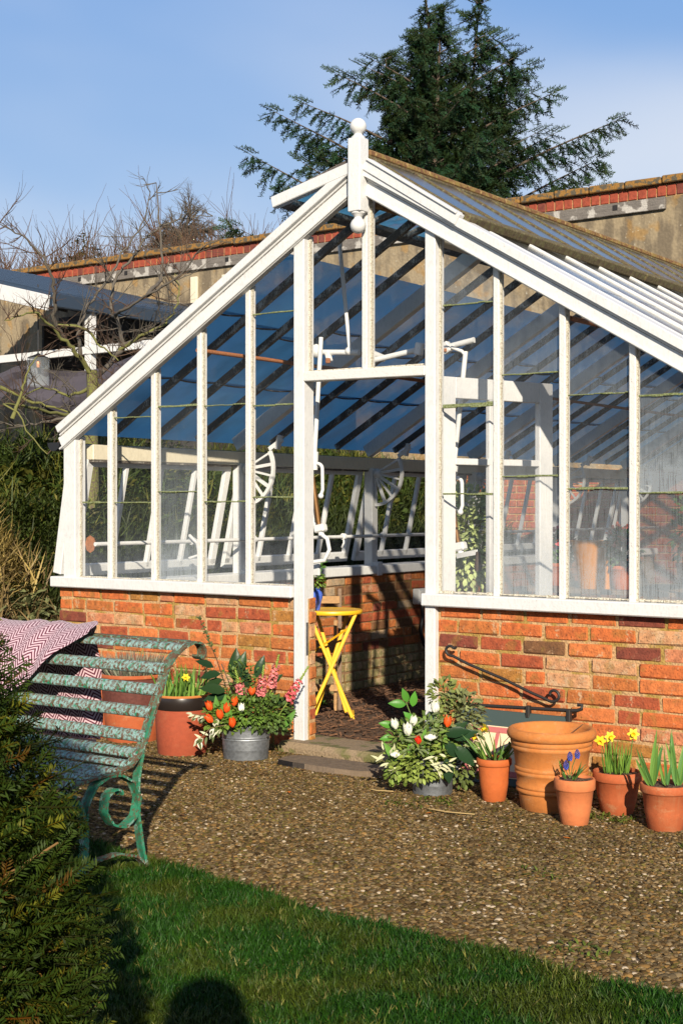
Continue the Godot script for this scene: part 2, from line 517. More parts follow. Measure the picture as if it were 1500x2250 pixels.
	mat("thicket_twig", L(0.105, 0.058, 0.032), 0.95)
	mat("moss_twig", L(0.13, 0.13, 0.035), 0.9)
	mat("grey_twig", L(0.085, 0.072, 0.055), 0.9)
	tri(mat("cedar_bark", L(0.085, 0.062, 0.045), 0.95), TX["bandt"], 1.0)
	mat("black", L(0.012, 0.012, 0.013), 0.5)
	mat("blue_metal", L(0.035, 0.055, 0.085), 0.35, 0.3)
	tri(mat("dark_wood", L(0.035, 0.028, 0.022), 0.85), TX["bandt"], 1.5)
	var yw := mat("yellow_metal", L(0.74, 0.40, 0.012), 0.38)
	yw.clearcoat_enabled = true
	yw.clearcoat = 0.3
	tri(mat("pine", L(0.42, 0.24, 0.10), 0.7), TX["bandt"], 2.5, bumpm, 0.2)
	tri(mat("pine_old", L(0.20, 0.13, 0.08), 0.8), TX["bandt"], 2.5, bumpm, 0.2)
	mat("blue_china", L(0.06, 0.12, 0.48), 0.18)
	mat("brass", L(0.22, 0.11, 0.035), 0.5, 0.5)
	mat("handle_wood", L(0.045, 0.025, 0.015), 0.6)
	mat("box_grey", L(0.50, 0.51, 0.50), 0.5)
	mat("sign_green", L(0.035, 0.055, 0.05), 0.6)
	mat("sign_cream", L(0.62, 0.50, 0.32), 0.6)
	mat("sign_red", L(0.40, 0.11, 0.10), 0.6)
	mat("grey_cloth", L(0.06, 0.052, 0.065), 0.9)
	mat("straw", L(0.34, 0.24, 0.10), 0.9)
	leafm("leaf", L(1, 1, 1), 0.5, 0.5).metallic_specular = 0.3
	leafm("gloss", L(1, 1, 1), 0.30, 0.12).metallic_specular = 0.2
	leafm("needle", L(1, 1, 1), 0.5, 0.3).metallic_specular = 0.18
	leafm("petal", L(1, 1, 1), 0.55, 0.6)
	var pb := leafm("pebble", L(1, 1, 1), 0.85, 0.0)
	pb.metallic_specular = 0.15
	pb.backlight_enabled = false
	var chp := leafm("chip", L(1, 1, 1), 0.9, 0.0)
	chp.backlight_enabled = false
	leafm("painted", L(1, 1, 1), 0.85, 0.0)

func _ready():
	R.seed = 20240311
	# ---- camera, sky, sun, exposure
	var cam := Camera3D.new()
	cam.name = "camera"
	cam.position = Vector3(4.251, 1.34, 6.117)
	cam.rotation = Vector3(-0.0046, 0.6212, 0)
	cam.fov = 40.23
	cam.near = 0.05
	cam.far = 600.0
	add_child(cam)
	cam.current = true
	var we := WorldEnvironment.new()
	we.name = "sky"
	var env := Environment.new()
	env.background_mode = Environment.BG_SKY
	env.tonemap_mode = Environment.TONE_MAPPER_LINEAR
	env.tonemap_exposure = 1.62
	env.sdfgi_enabled = true
	env.ssao_enabled = true
	env.ssil_enabled = true
	var sky := Sky.new()
	var pm := PanoramaSkyMaterial.new()
	pm.panorama = sky_image()
	sky.sky_material = pm
	env.sky = sky
	env.background_energy_multiplier = 0.585
	we.environment = env
	add_child(we)
	var sun := DirectionalLight3D.new()
	sun.name = "sun"
	sun.basis = Basis.looking_at(Vector3(-0.603, -0.391, -0.696))
	sun.light_energy = 1.6
	sun.light_color = Color(1.0, 0.95, 0.87)
	sun.light_angular_distance = 0.5
	sun.shadow_enabled = true
	add_child(sun)
	make_materials()
	# ---- large structure
	grounds()
	garden_wall()
	greenhouse()
	shelter()
	# ---- trees and planting
	cedar()
	far_trees()
	moss_tree()
	bank_cover()
	yew()
	# ---- things
	bench()
	blanket()
	pots()
	left_tub()
	right_tub()
	hanging_sign()
	inside()
	# ---- loose ground cover
	gravel()
	lawn_blades()
	bark_chips()
	photographer()

func sky_image() -> ImageTexture:
	var w := 768
	var h := 384
	var im := Image.create(w, h, false, Image.FORMAT_RGBAF)
	var f := FastNoiseLite.new()
	f.seed = 34
	f.frequency = 1.6
	f.fractal_octaves = 6
	var g := FastNoiseLite.new()
	g.seed = 134
	g.frequency = 0.9
	g.fractal_octaves = 3
	for y in h:
		var el := (0.5 - (y + 0.5) / h) * PI
		var e := rad_to_deg(el)
		var c: Color
		if e < 0:
			c = Color(0.10, 0.095, 0.08)
		else:
			c = Color(0.55, 0.74, 0.96).lerp(Color(0.215, 0.415, 0.80), ss(0, 24, e) * 0.75 + 0.25 * e / 24.0 if e < 24 else 1.0)
			if e > 24: c = c.lerp(Color(0.038, 0.088, 0.28), ss(24, 62, e))
		for x in w:
			var az := (x + 0.5) / w * TAU
			var d := Vector3(cos(az) * cos(el), sin(el), sin(az) * cos(el))
			var q := c
			if e > 0:
				var k: float = ss(-0.35, 0.55, f.get_noise_3d(d.x * 0.8 + d.z * 0.3, d.y * 3.4 + d.x * 0.6, d.z * 0.8)) * ss(-0.60, 0.35, g.get_noise_3d(d.x, d.y * 1.6, d.z))
				q = c.lerp(Color(0.92, 0.94, 0.98), k * 0.85 * (1.0 - ss(30, 70, e) * 0.6))
			im.set_pixel(x, y, q)
	return ImageTexture.create_from_image(im)

# ------------------------------------------------------------------ ground
func slab(called: String, a: Vector3, b: Vector3, m: String):
	var q := MB.new()
	q.bb(a, b)
	put(called, q, MT[m], self, "structure")

func bank_y(x: float, z: float) -> float:
	var t: float = ss(-2.55, -5.0, x)
	var k := 1.70 * pow(t, 0.85) * ss(2.6, 0.6, z) * (1.0 + 0.06 * sin(z * 1.7) + 0.05 * sin(x * 3.1 + z))
	return k - 0.10

func edge_z(x: float) -> float:    # where the lawn meets the gravel
	return 2.33 + 0.21 * (x - 0.6) - 0.045 * (x - 0.6) * (x - 0.6) + 0.02 * sin(x * 5.0) + 0.012 * sin(x * 13.0)

func sheet(called: String, xs: Array, zs: Array, fy: Callable, m: String):
	var q := MB.new()
	for i in xs.size() - 1:
		for j in zs.size() - 1:
			var p := []
			for k in [[0, 0], [1, 0], [1, 1], [0, 1]]:
				var x: float = xs[i + k[0]]
				var z: float = zs[j + k[1]]
				var y: float = fy.call(x, z)
				var n := Vector3(fy.call(x - 0.05, z) - fy.call(x + 0.05, z), 0.1, fy.call(x, z - 0.05) - fy.call(x, z + 0.05)).normalized()
				p.append([Vector3(x, y, z), n])
			q.tri(p[0][0], p[1][0], p[2][0], p[0][1], p[1][1], p[2][1])
			q.tri(p[0][0], p[2][0], p[3][0], p[0][1], p[2][1], p[3][1])
	return put(called, q, MT[m], self, "structure")

func span(a: float, b: float, n: int) -> Array:
	var o := []
	for i in n + 1:
		o.append(a + (b - a) * i / n)
	return o

func floor_y(x: float) -> float:
	return lerpf(-0.14, 0.02, ss(-2.1, -0.5, x))

func grounds():
	slab("ground", Vector3(-300, -1.2, -300), Vector3(300, -0.6, 300), "turf")
	# gravel in front and to the right of the greenhouse, over hard ground
	slab("gravel_path", Vector3(-2.6, -0.7, -0.02), Vector3(9, 0, 3.2), "gravel")
	slab("gravel_path", Vector3(2.30, -0.7, -9), Vector3(9, 0.004, -0.02), "gravel")
	# lawn: a turf sheet with a curved edge, a little proud of the path
	var q := MB.new()
	var xs := span(-6, 9, 90)
	for i in xs.size() - 1:
		var a: float = xs[i]
		var b: float = xs[i + 1]
		var za := edge_z(clampf(a, -1.5, 4.5))
		var zb := edge_z(clampf(b, -1.5, 4.5))
		q.quad(Vector3(a, 0.018, za), Vector3(b, 0.018, zb), Vector3(b, 0.018, 16), Vector3(a, 0.018, 16), Vector3.UP)
		q.quad(Vector3(a, -0.02, za - 0.02), Vector3(b, -0.02, zb - 0.02), Vector3(b, 0.018, zb), Vector3(a, 0.018, za), Vector3(0, 0.6, -0.8))
	put("lawn", q, MT["turf"], self, "structure")
	slab("lawn_subsoil", Vector3(-6, -0.7, 3.2), Vector3(9, 0.0, 16), "soil")
	# floor of the greenhouse under bark mulch
	sheet("mulch_floor", span(-2.2, 2.2, 22), span(-8.9, -0.02, 30), func(x, z): return floor_y(x) + 0.012 * sin(x * 7.0 + z * 3.0), "soil")
	# planted bank left of the greenhouse
	sheet("planted_bank", span(-14, -2.22, 60), span(-9, 3.2, 60), func(x, z): return bank_y(x, z), "soil")
	# rising ground beyond the garden wall
	sheet("hillside", span(-60, 30, 30), span(-80, -9.5, 24), func(x, z): return 4.2 + (-9.5 - z) * 0.09, "turf")
	# threshold and the worn slab before it
	var st := thing("threshold_stone", "mossy sandstone threshold lying under the open greenhouse doorway", "step", Vector3(0.03, 0, 0))
	var b := MB.new()
	b.box(Vector3(0, 0.0, -0.03), Vector3(1.0, 0.11, 0.34), Basis.IDENTITY, 0.025, 0.006, R)
	put("stone", b, MT["stone"], st)
	var sl := thing("step_slab", "flat worn brown slab set in the gravel before the doorway", "step", Vector3(0.08, 0, 0.37))
	b = MB.new()
	var rim := []
	for k in 22:
		var an := TAU * k / 22
		rim.append(Vector3(0.32 * signf(cos(an)) * pow(absf(cos(an)), 0.6) * rr(0.95, 1.04), 0, 0.115 * signf(sin(an)) * pow(absf(sin(an)), 0.6) * rr(0.93, 1.06)))
	for k in 22:
		var p: Vector3 = rim[k]
		var p2: Vector3 = rim[(k + 1) % 22]
		var up := Vector3(0, 0.032, 0)
		b.tri(up, p * 0.96 + up, p2 * 0.96 + up, Vector3.UP, Vector3.UP, Vector3.UP)
		b.quad(p - up, p2 - up, p2 * 0.96 + up, p * 0.96 + up, (p + p2 + up * 8).normalized())
	put("stone", b, MT["slate"], sl)

# ------------------------------------------------------------------ brickwork
var TINTS := ["brick_orange", "brick_bright", "brick_orange", "brick_red", "brick_rust", "brick_pink", "brick_pale", "brick_orange", "brick_bright", "brick_dark", "brick_umber", "brick_ochre", "brick_rust"]
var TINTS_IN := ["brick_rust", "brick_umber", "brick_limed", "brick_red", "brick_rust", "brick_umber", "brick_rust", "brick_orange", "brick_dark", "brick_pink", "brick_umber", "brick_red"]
var brick_pool := {}

func brick_mesh(ln: float, ht: float) -> ArrayMesh:
	var key := "%d_%d_%d" % [roundi(ln * 1000), roundi(ht * 1000), R.randi() % 5]
	if not brick_pool.has(key):
		var q := MB.new()
		q.box(Vector3.ZERO, Vector3(ln, ht, 0.05), Basis.IDENTITY, 0.006, 0.0036, R)
		brick_pool[key] = q.mesh()
	return brick_pool[key]

# bricks on a face: from `o` along `u`, outward normal `nn`; each is a mesh of its own under `parent`
func lay(parent: Node, o: Vector3, u: Vector3, nn: Vector3, ln: float, courses: int, ch: float, tints: Array, header := 0.16, low_dark := true):
	var bs := Basis(u, Vector3.UP, u.cross(Vector3.UP))
	var face := 0.0
	for r in courses:
		var p := (0.0 if r % 2 == 0 else -0.122) + rr(-0.015, 0.015)
		while p < ln - 0.02:
			var bl := 0.108 if R.randf() < header else 0.232
			var a := maxf(p, 0.0)
			var e := minf(p + bl, ln)
			if ln - e < 0.05: e = ln
			p = e + rr(0.009, 0.014)
			if e - a < 0.025: continue
			var w := snappedf(e - a, 0.012)
			var m: Mesh = brick_mesh(w, ch - 0.0125)
			var t: String = tints[R.randi() % tints.size()]
			if not low_dark and r < 4:
				t = "brick_algae"
			if low_dark and r < 3 and R.randf() < 0.6:
				t = ["brick_ochre", "brick_dark", "brick_red", "brick_ochre"][R.randi() % 4]
			var mi := put("brick", m, MT[t], parent)
			mi.transform = Transform3D(bs * Basis(Vector3(0, 0, 1), rr(-0.006, 0.006)), o + u * ((a + e) / 2) + Vector3.UP * (ch * (r + 0.5) + rr(-0.0015, 0.0015)) + nn * (rr(-0.005, 0.002) - 0.021))

func garden_wall():
	var g := thing("garden_wall", "tall cement rendered garden wall with red brick band and tile coping behind the greenhouse", "wall", Vector3(-5, 0, -9))
	var q := MB.new()
	q.bb(Vector3(-13, -0.6, -0.32), Vector3(9, 4.86, 0))
	put("rendered_wall", q, MT["render"], g)
	q = MB.new()
	q.bb(Vector3(-13, 4.86, -0.34), Vector3(9, 5.0, 0.0))
	var band := put("brick_band", q, MT["mortar"], g)
	var x := -12.0
	var meshes := []
	for k in 4:
		var b := MB.new()
		b.box(Vector3.ZERO, Vector3(0.104, 0.122, 0.05), Basis.IDENTITY, 0.006, 0.003, R)
		meshes.append(b.mesh())
	while x < 6.0:
		var mi := put("brick", meshes[R.randi() % 4], MT["band_brick" if R.randf() < 0.75 else "band_brick_dark"], band)
		mi.position = Vector3(x, 4.931, rr(-0.014, -0.008))
		x += 0.1175
	q = MB.new()
	var cop := MB.new()
	cop.box(Vector3.ZERO, Vector3(0.44, 0.085, 0.46), Basis.IDENTITY, 0.012, 0.004, R)
	var cm := cop.mesh()
	x = -12.2
	while x < 8.5:
		var mi := put("coping_tile", cm, MT["coping"], g)
		mi.position = Vector3(x, 5.043 + rr(-0.006, 0.006), -0.15 + rr(-0.006, 0.006))
		mi.rotation = Vector3(rr(-0.02, 0.02), 0, rr(-0.012, 0.012))
		x += 0.452
	# weathered wall plate under the band, ending at the right
	q = MB.new()
	q.bb(Vector3(-11.0, 4.715, 0.001), Vector3(2.98, 4.855, 0.05), 0.006)
	var pl := put("timber_plate", q, MT["beam"], g)
	q = MB.new()
	for k in 14:
		q.bb(Vector3(-10.4 + k * 0.98, 4.77, 0.048), Vector3(-10.34 + k * 0.98, 4.83, 0.056))
	put("bolt", q, MT["iron"], pl)
	# bare brick at the foot of the wall, seen through the greenhouse glass
	q = MB.new()
	var rows := 20
	for r in rows:
		var xx := -4.2 + (0.0 if r % 2 else 0.12)
		while xx < 6.5:
			q.box(Vector3(xx + 0.115, 0.02 + r * 0.087 + 0.04, 0.022 + rr(-0.003, 0.003)), Vector3(0.226, 0.074, 0.04), Basis.IDENTITY, 0.006)
			xx += 0.24
	put("bare_brickwork", q, MT["brick_red"], g, "stuff")
	q = MB.new()
	q.bb(Vector3(-4.3, 0.0, 0.002), Vector3(6.7, 1.77, 0.03))
	put("brick_bedding", q, MT["mortar"], g)
	# old fixings on the render, towards the left
	q = MB.new()
	q.bb(Vector3(-4.2, 3.3, 0.002), Vector3(-4.08, 4.62, 0.05), 0.006)
	q.bb(Vector3(-3.62, 3.4, 0.002), Vector3(-3.54, 4.60, 0.04), 0.006)
	put("render_pilaster", q, MT["cream"], g)

# ------------------------------------------------------------------ greenhouse
const SL := 0.5888
const LEN := 8.9
var GH: Node3D

func under(x: float) -> float:
	return 3.005 - SL * absf(x)

func roof(x: float) -> float:
	return 3.125 - SL * absf(x)

func pane(parent: Node, x0: float, x1: float, y0: float, ya: float, yb: float, m: String):
	var q := MB.new()
	var z := -0.028 + rr(-0.002, 0.002)
	var o := rr(0, 1)
	var top := maxf(ya, yb)
	var hh := top - y0
	var f := func(x, y): return Vector2((x - x0) / 0.42 + o, (top - y) / maxf(hh, 0.4))
	q.quad(Vector3(x0, y0, z), Vector3(x1, y0, z), Vector3(x1, yb, z + 0.003), Vector3(x0, ya, z + 0.003), Vector3(0, 0, 1), f.call(x0, y0), f.call(x1, y0), f.call(x1, yb), f.call(x0, ya))
	put("pane", q, MT[m], parent)

func vbar(x: float, y0: float, y1: float):
	var q := MB.new()
	q.box(Vector3(x, (y0 + y1) / 2, -0.024), Vector3(0.034, y1 - y0, 0.056), Basis.IDENTITY, 0.004)
	var b := put("glazing_bar", q, MT["white_peeling"], GH)
	q = MB.new()
	for s in [-1.0, 1.0]:
		var y := y0
		while y < y1 - 0.02:
			var e := minf(y + rr(0.02, 0.16), y1)
			q.box(Vector3(x + s * (0.0195 + rr(0, 0.002)), (y + e) / 2, -0.018), Vector3(rr(0.005, 0.009), e - y - rr(0.0, 0.004), 0.014))
			y = e
	put("putty", q, MT["putty"], b)

func greenhouse():
	GH = thing("greenhouse", "white timber greenhouse with a glass gable and open doorway on low brick walls", "greenhouse")
	# ---- brick base
	var q := MB.new()
	q.bb(Vector3(-2.292, -0.3, -0.065), Vector3(-0.352, 0.83, -0.0045))
	var wl := put("dwarf_wall", q, MT["mortar"], GH)
	lay(wl, Vector3(-2.30, 0.0, 0.0), Vector3(1, 0, 0), Vector3(0, 0, 1), 1.94, 11, 0.0762, TINTS)
	lay(wl, Vector3(-0.349, 0.0, -0.072), Vector3(0, 0, 1), Vector3(1, 0, 0), 0.06, 11, 0.0762, ["brick_pink", "brick_pale", "brick_rust"], 0.0)
	q = MB.new()
	q.bb(Vector3(0.476, -0.3, -0.118), Vector3(2.262, 0.83, -0.0045))
	var wr := put("dwarf_wall", q, MT["mortar"], GH)
	lay(wr, Vector3(0.484, 0.0, 0.0), Vector3(1, 0, 0), Vector3(0, 0, 1), 1.79, 11, 0.0762, TINTS, 0.05)
	q = MB.new()
	q.bb(Vector3(-2.225, -0.4, -LEN), Vector3(-2.1235, 0.83, -0.07))
	var ws := put("dwarf_wall", q, MT["mortar_in"], GH)
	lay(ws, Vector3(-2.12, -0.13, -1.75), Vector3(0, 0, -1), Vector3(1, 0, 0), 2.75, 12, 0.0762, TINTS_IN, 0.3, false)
	q = MB.new()
	for r in 12:
		for k in 34:
			var zz := -0.15 - k * 0.245 - (0.12 if r % 2 else 0.0)
			if zz > -1.5 or zz < -4.7:
				q.box(Vector3(-2.124, -0.13 + (r + 0.5) * 0.0762, zz - 0.117), Vector3(0.02, 0.064, 0.232), Basis.IDENTITY, 0.005)
			q.box(Vector3(-2.232, -0.13 + (r + 0.5) * 0.0762, zz - 0.117), Vector3(0.02, 0.064, 0.232), Basis.IDENTITY, 0.005)
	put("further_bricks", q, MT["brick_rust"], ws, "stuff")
	q = MB.new()
	q.bb(Vector3(2.14, -0.4, -LEN), Vector3(2.255, 0.83, -0.13))
	var wsr := put("dwarf_wall", q, MT["mortar"], GH)
	q = MB.new()
	for r in 11:
		for k in 35:
			q.box(Vector3(2.258, (r + 0.5) * 0.0762, -0.15 - k * 0.245 - (0.12 if r % 2 else 0.0) - 0.117), Vector3(0.02, 0.064, 0.232), Basis.IDENTITY, 0.005)
	put("side_bricks", q, MT["brick_orange"], wsr, "stuff")
	# ---- sills
	q = MB.new()
	q.bb(Vector3(-2.335, 0.832, -0.13), Vector3(-0.43, 0.897, 0.055), 0.006)
	put("sill", q, MT["white"], GH)
	q = MB.new()
	q.bb(Vector3(0.412, 0.826, -0.13), Vector3(2.30, 0.890, 0.06), 0.006)
	put("sill", q, MT["white"], GH)
	for s in [-1.0, 1.0]:
		q = MB.new()
		q.box(Vector3(s * 2.185, 0.822, -LEN / 2 - 0.08), Vector3(0.21, 0.07, LEN - 0.16), Basis.IDENTITY, 0.006)
		put("sill", q, MT["white_in"], GH)
	# ---- posts
	for p in [[-2.235, -2.133, 0.89, under(2.2) + 0.06, "corner_post"], [2.16, 2.262, 0.89, under(2.2) + 0.06, "corner_post"], [-0.428, -0.356, 0.0, under(0.4) + 0.05, "door_post"], [0.42, 0.481, 0.0, under(0.45) + 0.05, "door_post"]]:
		q = MB.new()
		q.bb(Vector3(p[0], p[2], -0.06), Vector3(p[1], p[3], 0.032), 0.004)
		put(p[4], q, MT["white"], GH)
	q = MB.new()
	q.bb(Vector3(-0.355, 0.52, -0.012), Vector3(-0.3535, 0.70, 0.014))
	put("strike_plate", q, MT["zinc"], GH)
	# ---- glazing bars and panes of the gable
	var ex := [[-0.428, -0.7767, -1.1397, -1.5027, -1.8657, -2.133], [0.481, 0.8199, 1.1829, 1.5459, 1.9089, 2.16]]
	var laps := [[[1.393, 1.908, 2.424], [1.369, 1.923], [1.428, 1.933], [1.365, 1.879], [1.365]], [[1.405, 1.855, 2.37], [1.492, 1.996], [1.429, 1.879], [1.406, 1.859], [1.42]]]
	var mist := [[["misty", "clear", "clear", "clear"], ["misty", "clear", "clear"], ["wet", "misty", "clear"], ["misty", "clear", "clear"], ["misty", "clear"]], [["misty", "clear", "misty", "misty"], ["wet", "misty", "misty"], ["wet", "misty", "misty"], ["wet", "wet", "misty"], ["wet", "misty"]]]
	for s in 2:
		for i in range(1, 5):
			vbar(ex[s][i], 0.885, under(ex[s][i]) + 0.04)
		for i in 5:
			var xa: float = ex[s][i]
			var xb: float = ex[s][i + 1]
			var lo := 0.89
			var ys: Array = laps[s][i] + [99.0]
			for k in ys.size():
				var a: float = minf(ys[k], under(xa) + 0.03)
				var b: float = minf(ys[k], under(xb) + 0.03)
				pane(GH, xa, xb, lo, a, b, "glass_" + mist[s][i][k])
				if ys[k] < 90:
					lo = ys[k] - 0.012
					var j := MB.new()
					var thick := 0.026 if (s == 1 and i == 0 and k == 1) else rr(0.007, 0.012)
					var x := minf(xa, xb) + 0.018
					while x < maxf(xa, xb) - 0.02:
						var e := minf(x + rr(0.03, 0.09), maxf(xa, xb) - 0.018)
						j.box(Vector3((x + e) / 2, ys[k] - 0.006 + rr(-0.002, 0.002), -0.020), Vector3(e - x, thick * rr(0.6, 1.2), 0.012), Basis.IDENTITY, 0.002)
						x = e
					put("lap_joint", j, MT["lap_moss"], GH)
			var pj := MB.new()
			for k in 12:
				var xx := lerpf(xa, xb, (k + 0.5) / 12.0)
				pj.box(Vector3(xx, 0.897, -0.012), Vector3(0.028, rr(0.006, 0.016), rr(0.012, 0.03)), Basis.IDENTITY, 0.002)
			put("putty", pj, MT["putty"], GH)
	# rough dark putty edge beside both door posts and the corner
	q = MB.new()
	for x in [-2.127, -0.433, 0.487, 2.155]:
		var y := 0.89
		while y < under(x):
			var e := minf(y + rr(0.05, 0.2), under(x))
			q.box(Vector3(x, (y + e) / 2, -0.016), Vector3(rr(0.006, 0.012), e - y, 0.014))
			y = e
	put("putty", q, MT["putty"], GH)
	# ---- fanlight over the door
	q = MB.new()
	q.bar(Vector3(-0.357, 2.044, -0.004), Vector3(0.421, 2.034, -0.004), 0.052, 0.08, Vector3(0, 0, 1), 0.004)
	put("lintel", q, MT["white_peeling"], GH)
	q = MB.new()
	q.bb(Vector3(0.020, 2.064, -0.056), Vector3(0.053, 2.97, 0.022), 0.003)
	put("mullion", q, MT["white_peeling"], GH)
	q = MB.new()
	for x in [-0.351, 0.016, 0.057, 0.415]:
		q.bb(Vector3(x - 0.005, 2.07, -0.03), Vector3(x + 0.005, under(x), -0.012))
	q.bb(Vector3(-0.35, 2.068, -0.03), Vector3(0.016, 2.078, -0.008))
	q.bb(Vector3(0.057, 2.066, -0.03), Vector3(0.415, 2.075, -0.008))
	put("putty", q, MT["putty"], GH)
	pane(GH, -0.352, 0.018, 2.066, under(-0.352) + 0.03, under(0.018) + 0.03, "glass_clear")
	pane(GH, 0.055, 0.418, 2.066, under(0.055) + 0.03, under(0.418) + 0.03, "glass_clear")
	# ---- barge boards
	for s in [-1.0, 1.0]:
		var far := 2.27 if s > 0 else 2.25
		var r := MB.new()
		var st := 0.03
		for c in [[0.047, 0.080, 0.0, 0.045], [0.012, 0.012, 0.01, 0.056], [0.098, 0.012, 0.01, 0.054], [0.132, 0.046, -0.05, 0.078]]:
			var z: float = (c[2] + c[3]) / 2
			r.bar(Vector3(s * st, under(st) + c[0], z), Vector3(s * far, under(far) + c[0], z), c[1], c[3] - c[2], Vector3(0, 0, 1), 0.003)
		put("barge_board", r, MT["white"], GH)
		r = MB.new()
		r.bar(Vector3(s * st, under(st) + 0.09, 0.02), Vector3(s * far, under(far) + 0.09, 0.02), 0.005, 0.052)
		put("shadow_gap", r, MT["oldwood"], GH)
	# end board of each ridge vent: shut on the right, propped open on the left
	q = MB.new()
	q.bar(Vector3(0.075, 3.135, 0.062), Vector3(0.645, 2.772, 0.062), 0.062, 0.05, Vector3(0, 0, 1), 0.004)
	q.bar(Vector3(0.10, 3.152, 0.066), Vector3(0.645, 2.805, 0.066), 0.014, 0.064, Vector3(0, 0, 1), 0.003)
	put("vent_end_board", q, MT["white"], GH)
	q = MB.new()
	q.bar(Vector3(0.0, 3.13, 0.055), Vector3(-0.545, 3.008, 0.055), 0.062, 0.05, Vector3(0, 0, 1), 0.004)
	put("vent_end_board", q, MT["white"], GH)
	# ---- finial
	q = MB.new()
	q.bb(Vector3(-0.008, 2.885, 0.03), Vector3(0.071, 3.272, 0.112), 0.004)
	var fin := put("finial", q, MT["white"], GH)
	var tn := MB.new()
	var prof := [Vector2(0.001, 3.268), Vector2(0.036, 3.270), Vector2(0.037, 3.280), Vector2(0.026, 3.288), Vector2(0.021, 3.296)]
	for i in 11:
		var a := -1.05 + (PI / 2 + 1.05) * i / 10.0
		prof.append(Vector2(maxf(0.044 * cos(a), 0.0005), 3.336 + 0.044 * sin(a)))
	tn.lathe(prof, 20, Vector3(0.0315, 0, 0.071))
	put("finial_ball", tn, MT["white"], fin)
	tn = MB.new()
	prof = []
	for i in 11:
		var a := -PI / 2 + (PI / 2 + 1.0) * i / 10.0
		prof.append(Vector2(maxf(0.042 * cos(a), 0.0005), 2.815 + 0.042 * sin(a)))
	prof.append_array([Vector2(0.020, 2.858), Vector2(0.030, 2.872), Vector2(0.037, 2.878), Vector2(0.036, 2.888), Vector2(0.001, 2.889)])
	tn.lathe(prof, 20, Vector3(0.0315, 0, 0.071))
	put("finial_drop", tn, MT["white"], fin)
	# ---- eaves
	for s in [-1.0, 1.0]:
		q = MB.new()
		q.box(Vector3(s * 2.19, 1.677, -LEN / 2 - 0.07), Vector3(0.085, 0.098, LEN - 0.14), Basis.IDENTITY, 0.005)
		put("eave_plate", q, MT["cream"], GH)
		q = MB.new()
		q.box(Vector3(s * 2.185, 1.622, -LEN / 2 - 0.07), Vector3(0.06, 0.014, LEN - 0.16))
		put("eave_trim", q, MT["oldwood"], GH)
	q = MB.new()
	var gp := []
	for k in 9:
		var a := PI + PI * k / 8.0
		gp.append(Vector2(cos(a) * 0.055, sin(a) * 0.055))
	for k in 8:
		var a: Vector2 = gp[k]
		var b: Vector2 = gp[k + 1]
		q.quad(Vector3(-2.315 + a.x, 1.735 + a.y, 0.04), Vector3(-2.315 + b.x, 1.735 + b.y, 0.04), Vector3(-2.315 + b.x, 1.735 + b.y, -LEN), Vector3(-2.315 + a.x, 1.735 + a.y, -LEN), Vector3(a.x + b.x, a.y + b.y, 0).normalized())
		q.tri(Vector3(-2.315, 1.735, 0.04), Vector3(-2.315 + a.x, 1.735 + a.y, 0.04), Vector3(-2.315 + b.x, 1.735 + b.y, 0.04), Vector3(0, 0, 1), Vector3(0, 0, 1), Vector3(0, 0, 1))
	put("gutter", q, MT["black"], GH)
	# ---- ridge
	q = MB.new()
	q.box(Vector3(0, 3.205, -LEN / 2 + 0.02), Vector3(0.15, 0.035, LEN), Basis.IDENTITY, 0.008)
	put("ridge_cap", q, MT["ridge_wood"], GH)
	q = MB.new()
	q.box(Vector3(0, 3.07, -LEN / 2 - 0.03), Vector3(0.045, 0.24, LEN - 0.06), Basis.IDENTITY, 0.004)
	put("ridge_board", q, MT["ridge_wood"], GH)
	q = MB.new()
	q.box(Vector3(0.02, 2.90, -LEN / 2 - 0.35), Vector3(0.09, 0.11, LEN - 0.7), Basis.IDENTITY, 0.006)
	put("ridge_beam", q, MT["cream"], GH)
	# ---- rafters and roof glass
	var nl := Vector3(-SL, 1, 0).normalized()
	for s in [-1.0, 1.0]:
		var nn := Vector3(s * SL, 1, 0).normalized()
		var zs := []
		for b in 6:
			for k in 4:
				var z := -1.6 - (b - 1) * 1.65 - k * 0.4125
				if z < -0.1 and z > -LEN: zs.append([z, k == 0])
		if s > 0:
			zs = []
			for k in 20:
				zs.append([-0.228 - 0.438 * k, k % 4 == 3])
		for e in zs:
			var z: float = e[0]
			q = MB.new()
			var x0 := 0.03
			var dp := 0.046
			var w := 0.030
			if e[1]:
				dp = 0.10
				w = 0.06
			q.bar(Vector3(s * x0, roof(x0), z) - nn * dp / 2, Vector3(s * 2.22, roof(2.22), z) - nn * dp / 2, w, dp, nn, 0.003)
			put("rafter" if e[1] else "roof_bar", q, MT["white_in" if e[1] else "oldwood"], GH)
			if s > 0:
				q = MB.new()
				q.bar(Vector3(0.655, roof(0.655) + 0.013, z), Vector3(2.26, roof(2.26) + 0.013, z), 0.032, 0.020, nn, 0.003)
				put("bar_cap", q, MT["white"], GH)
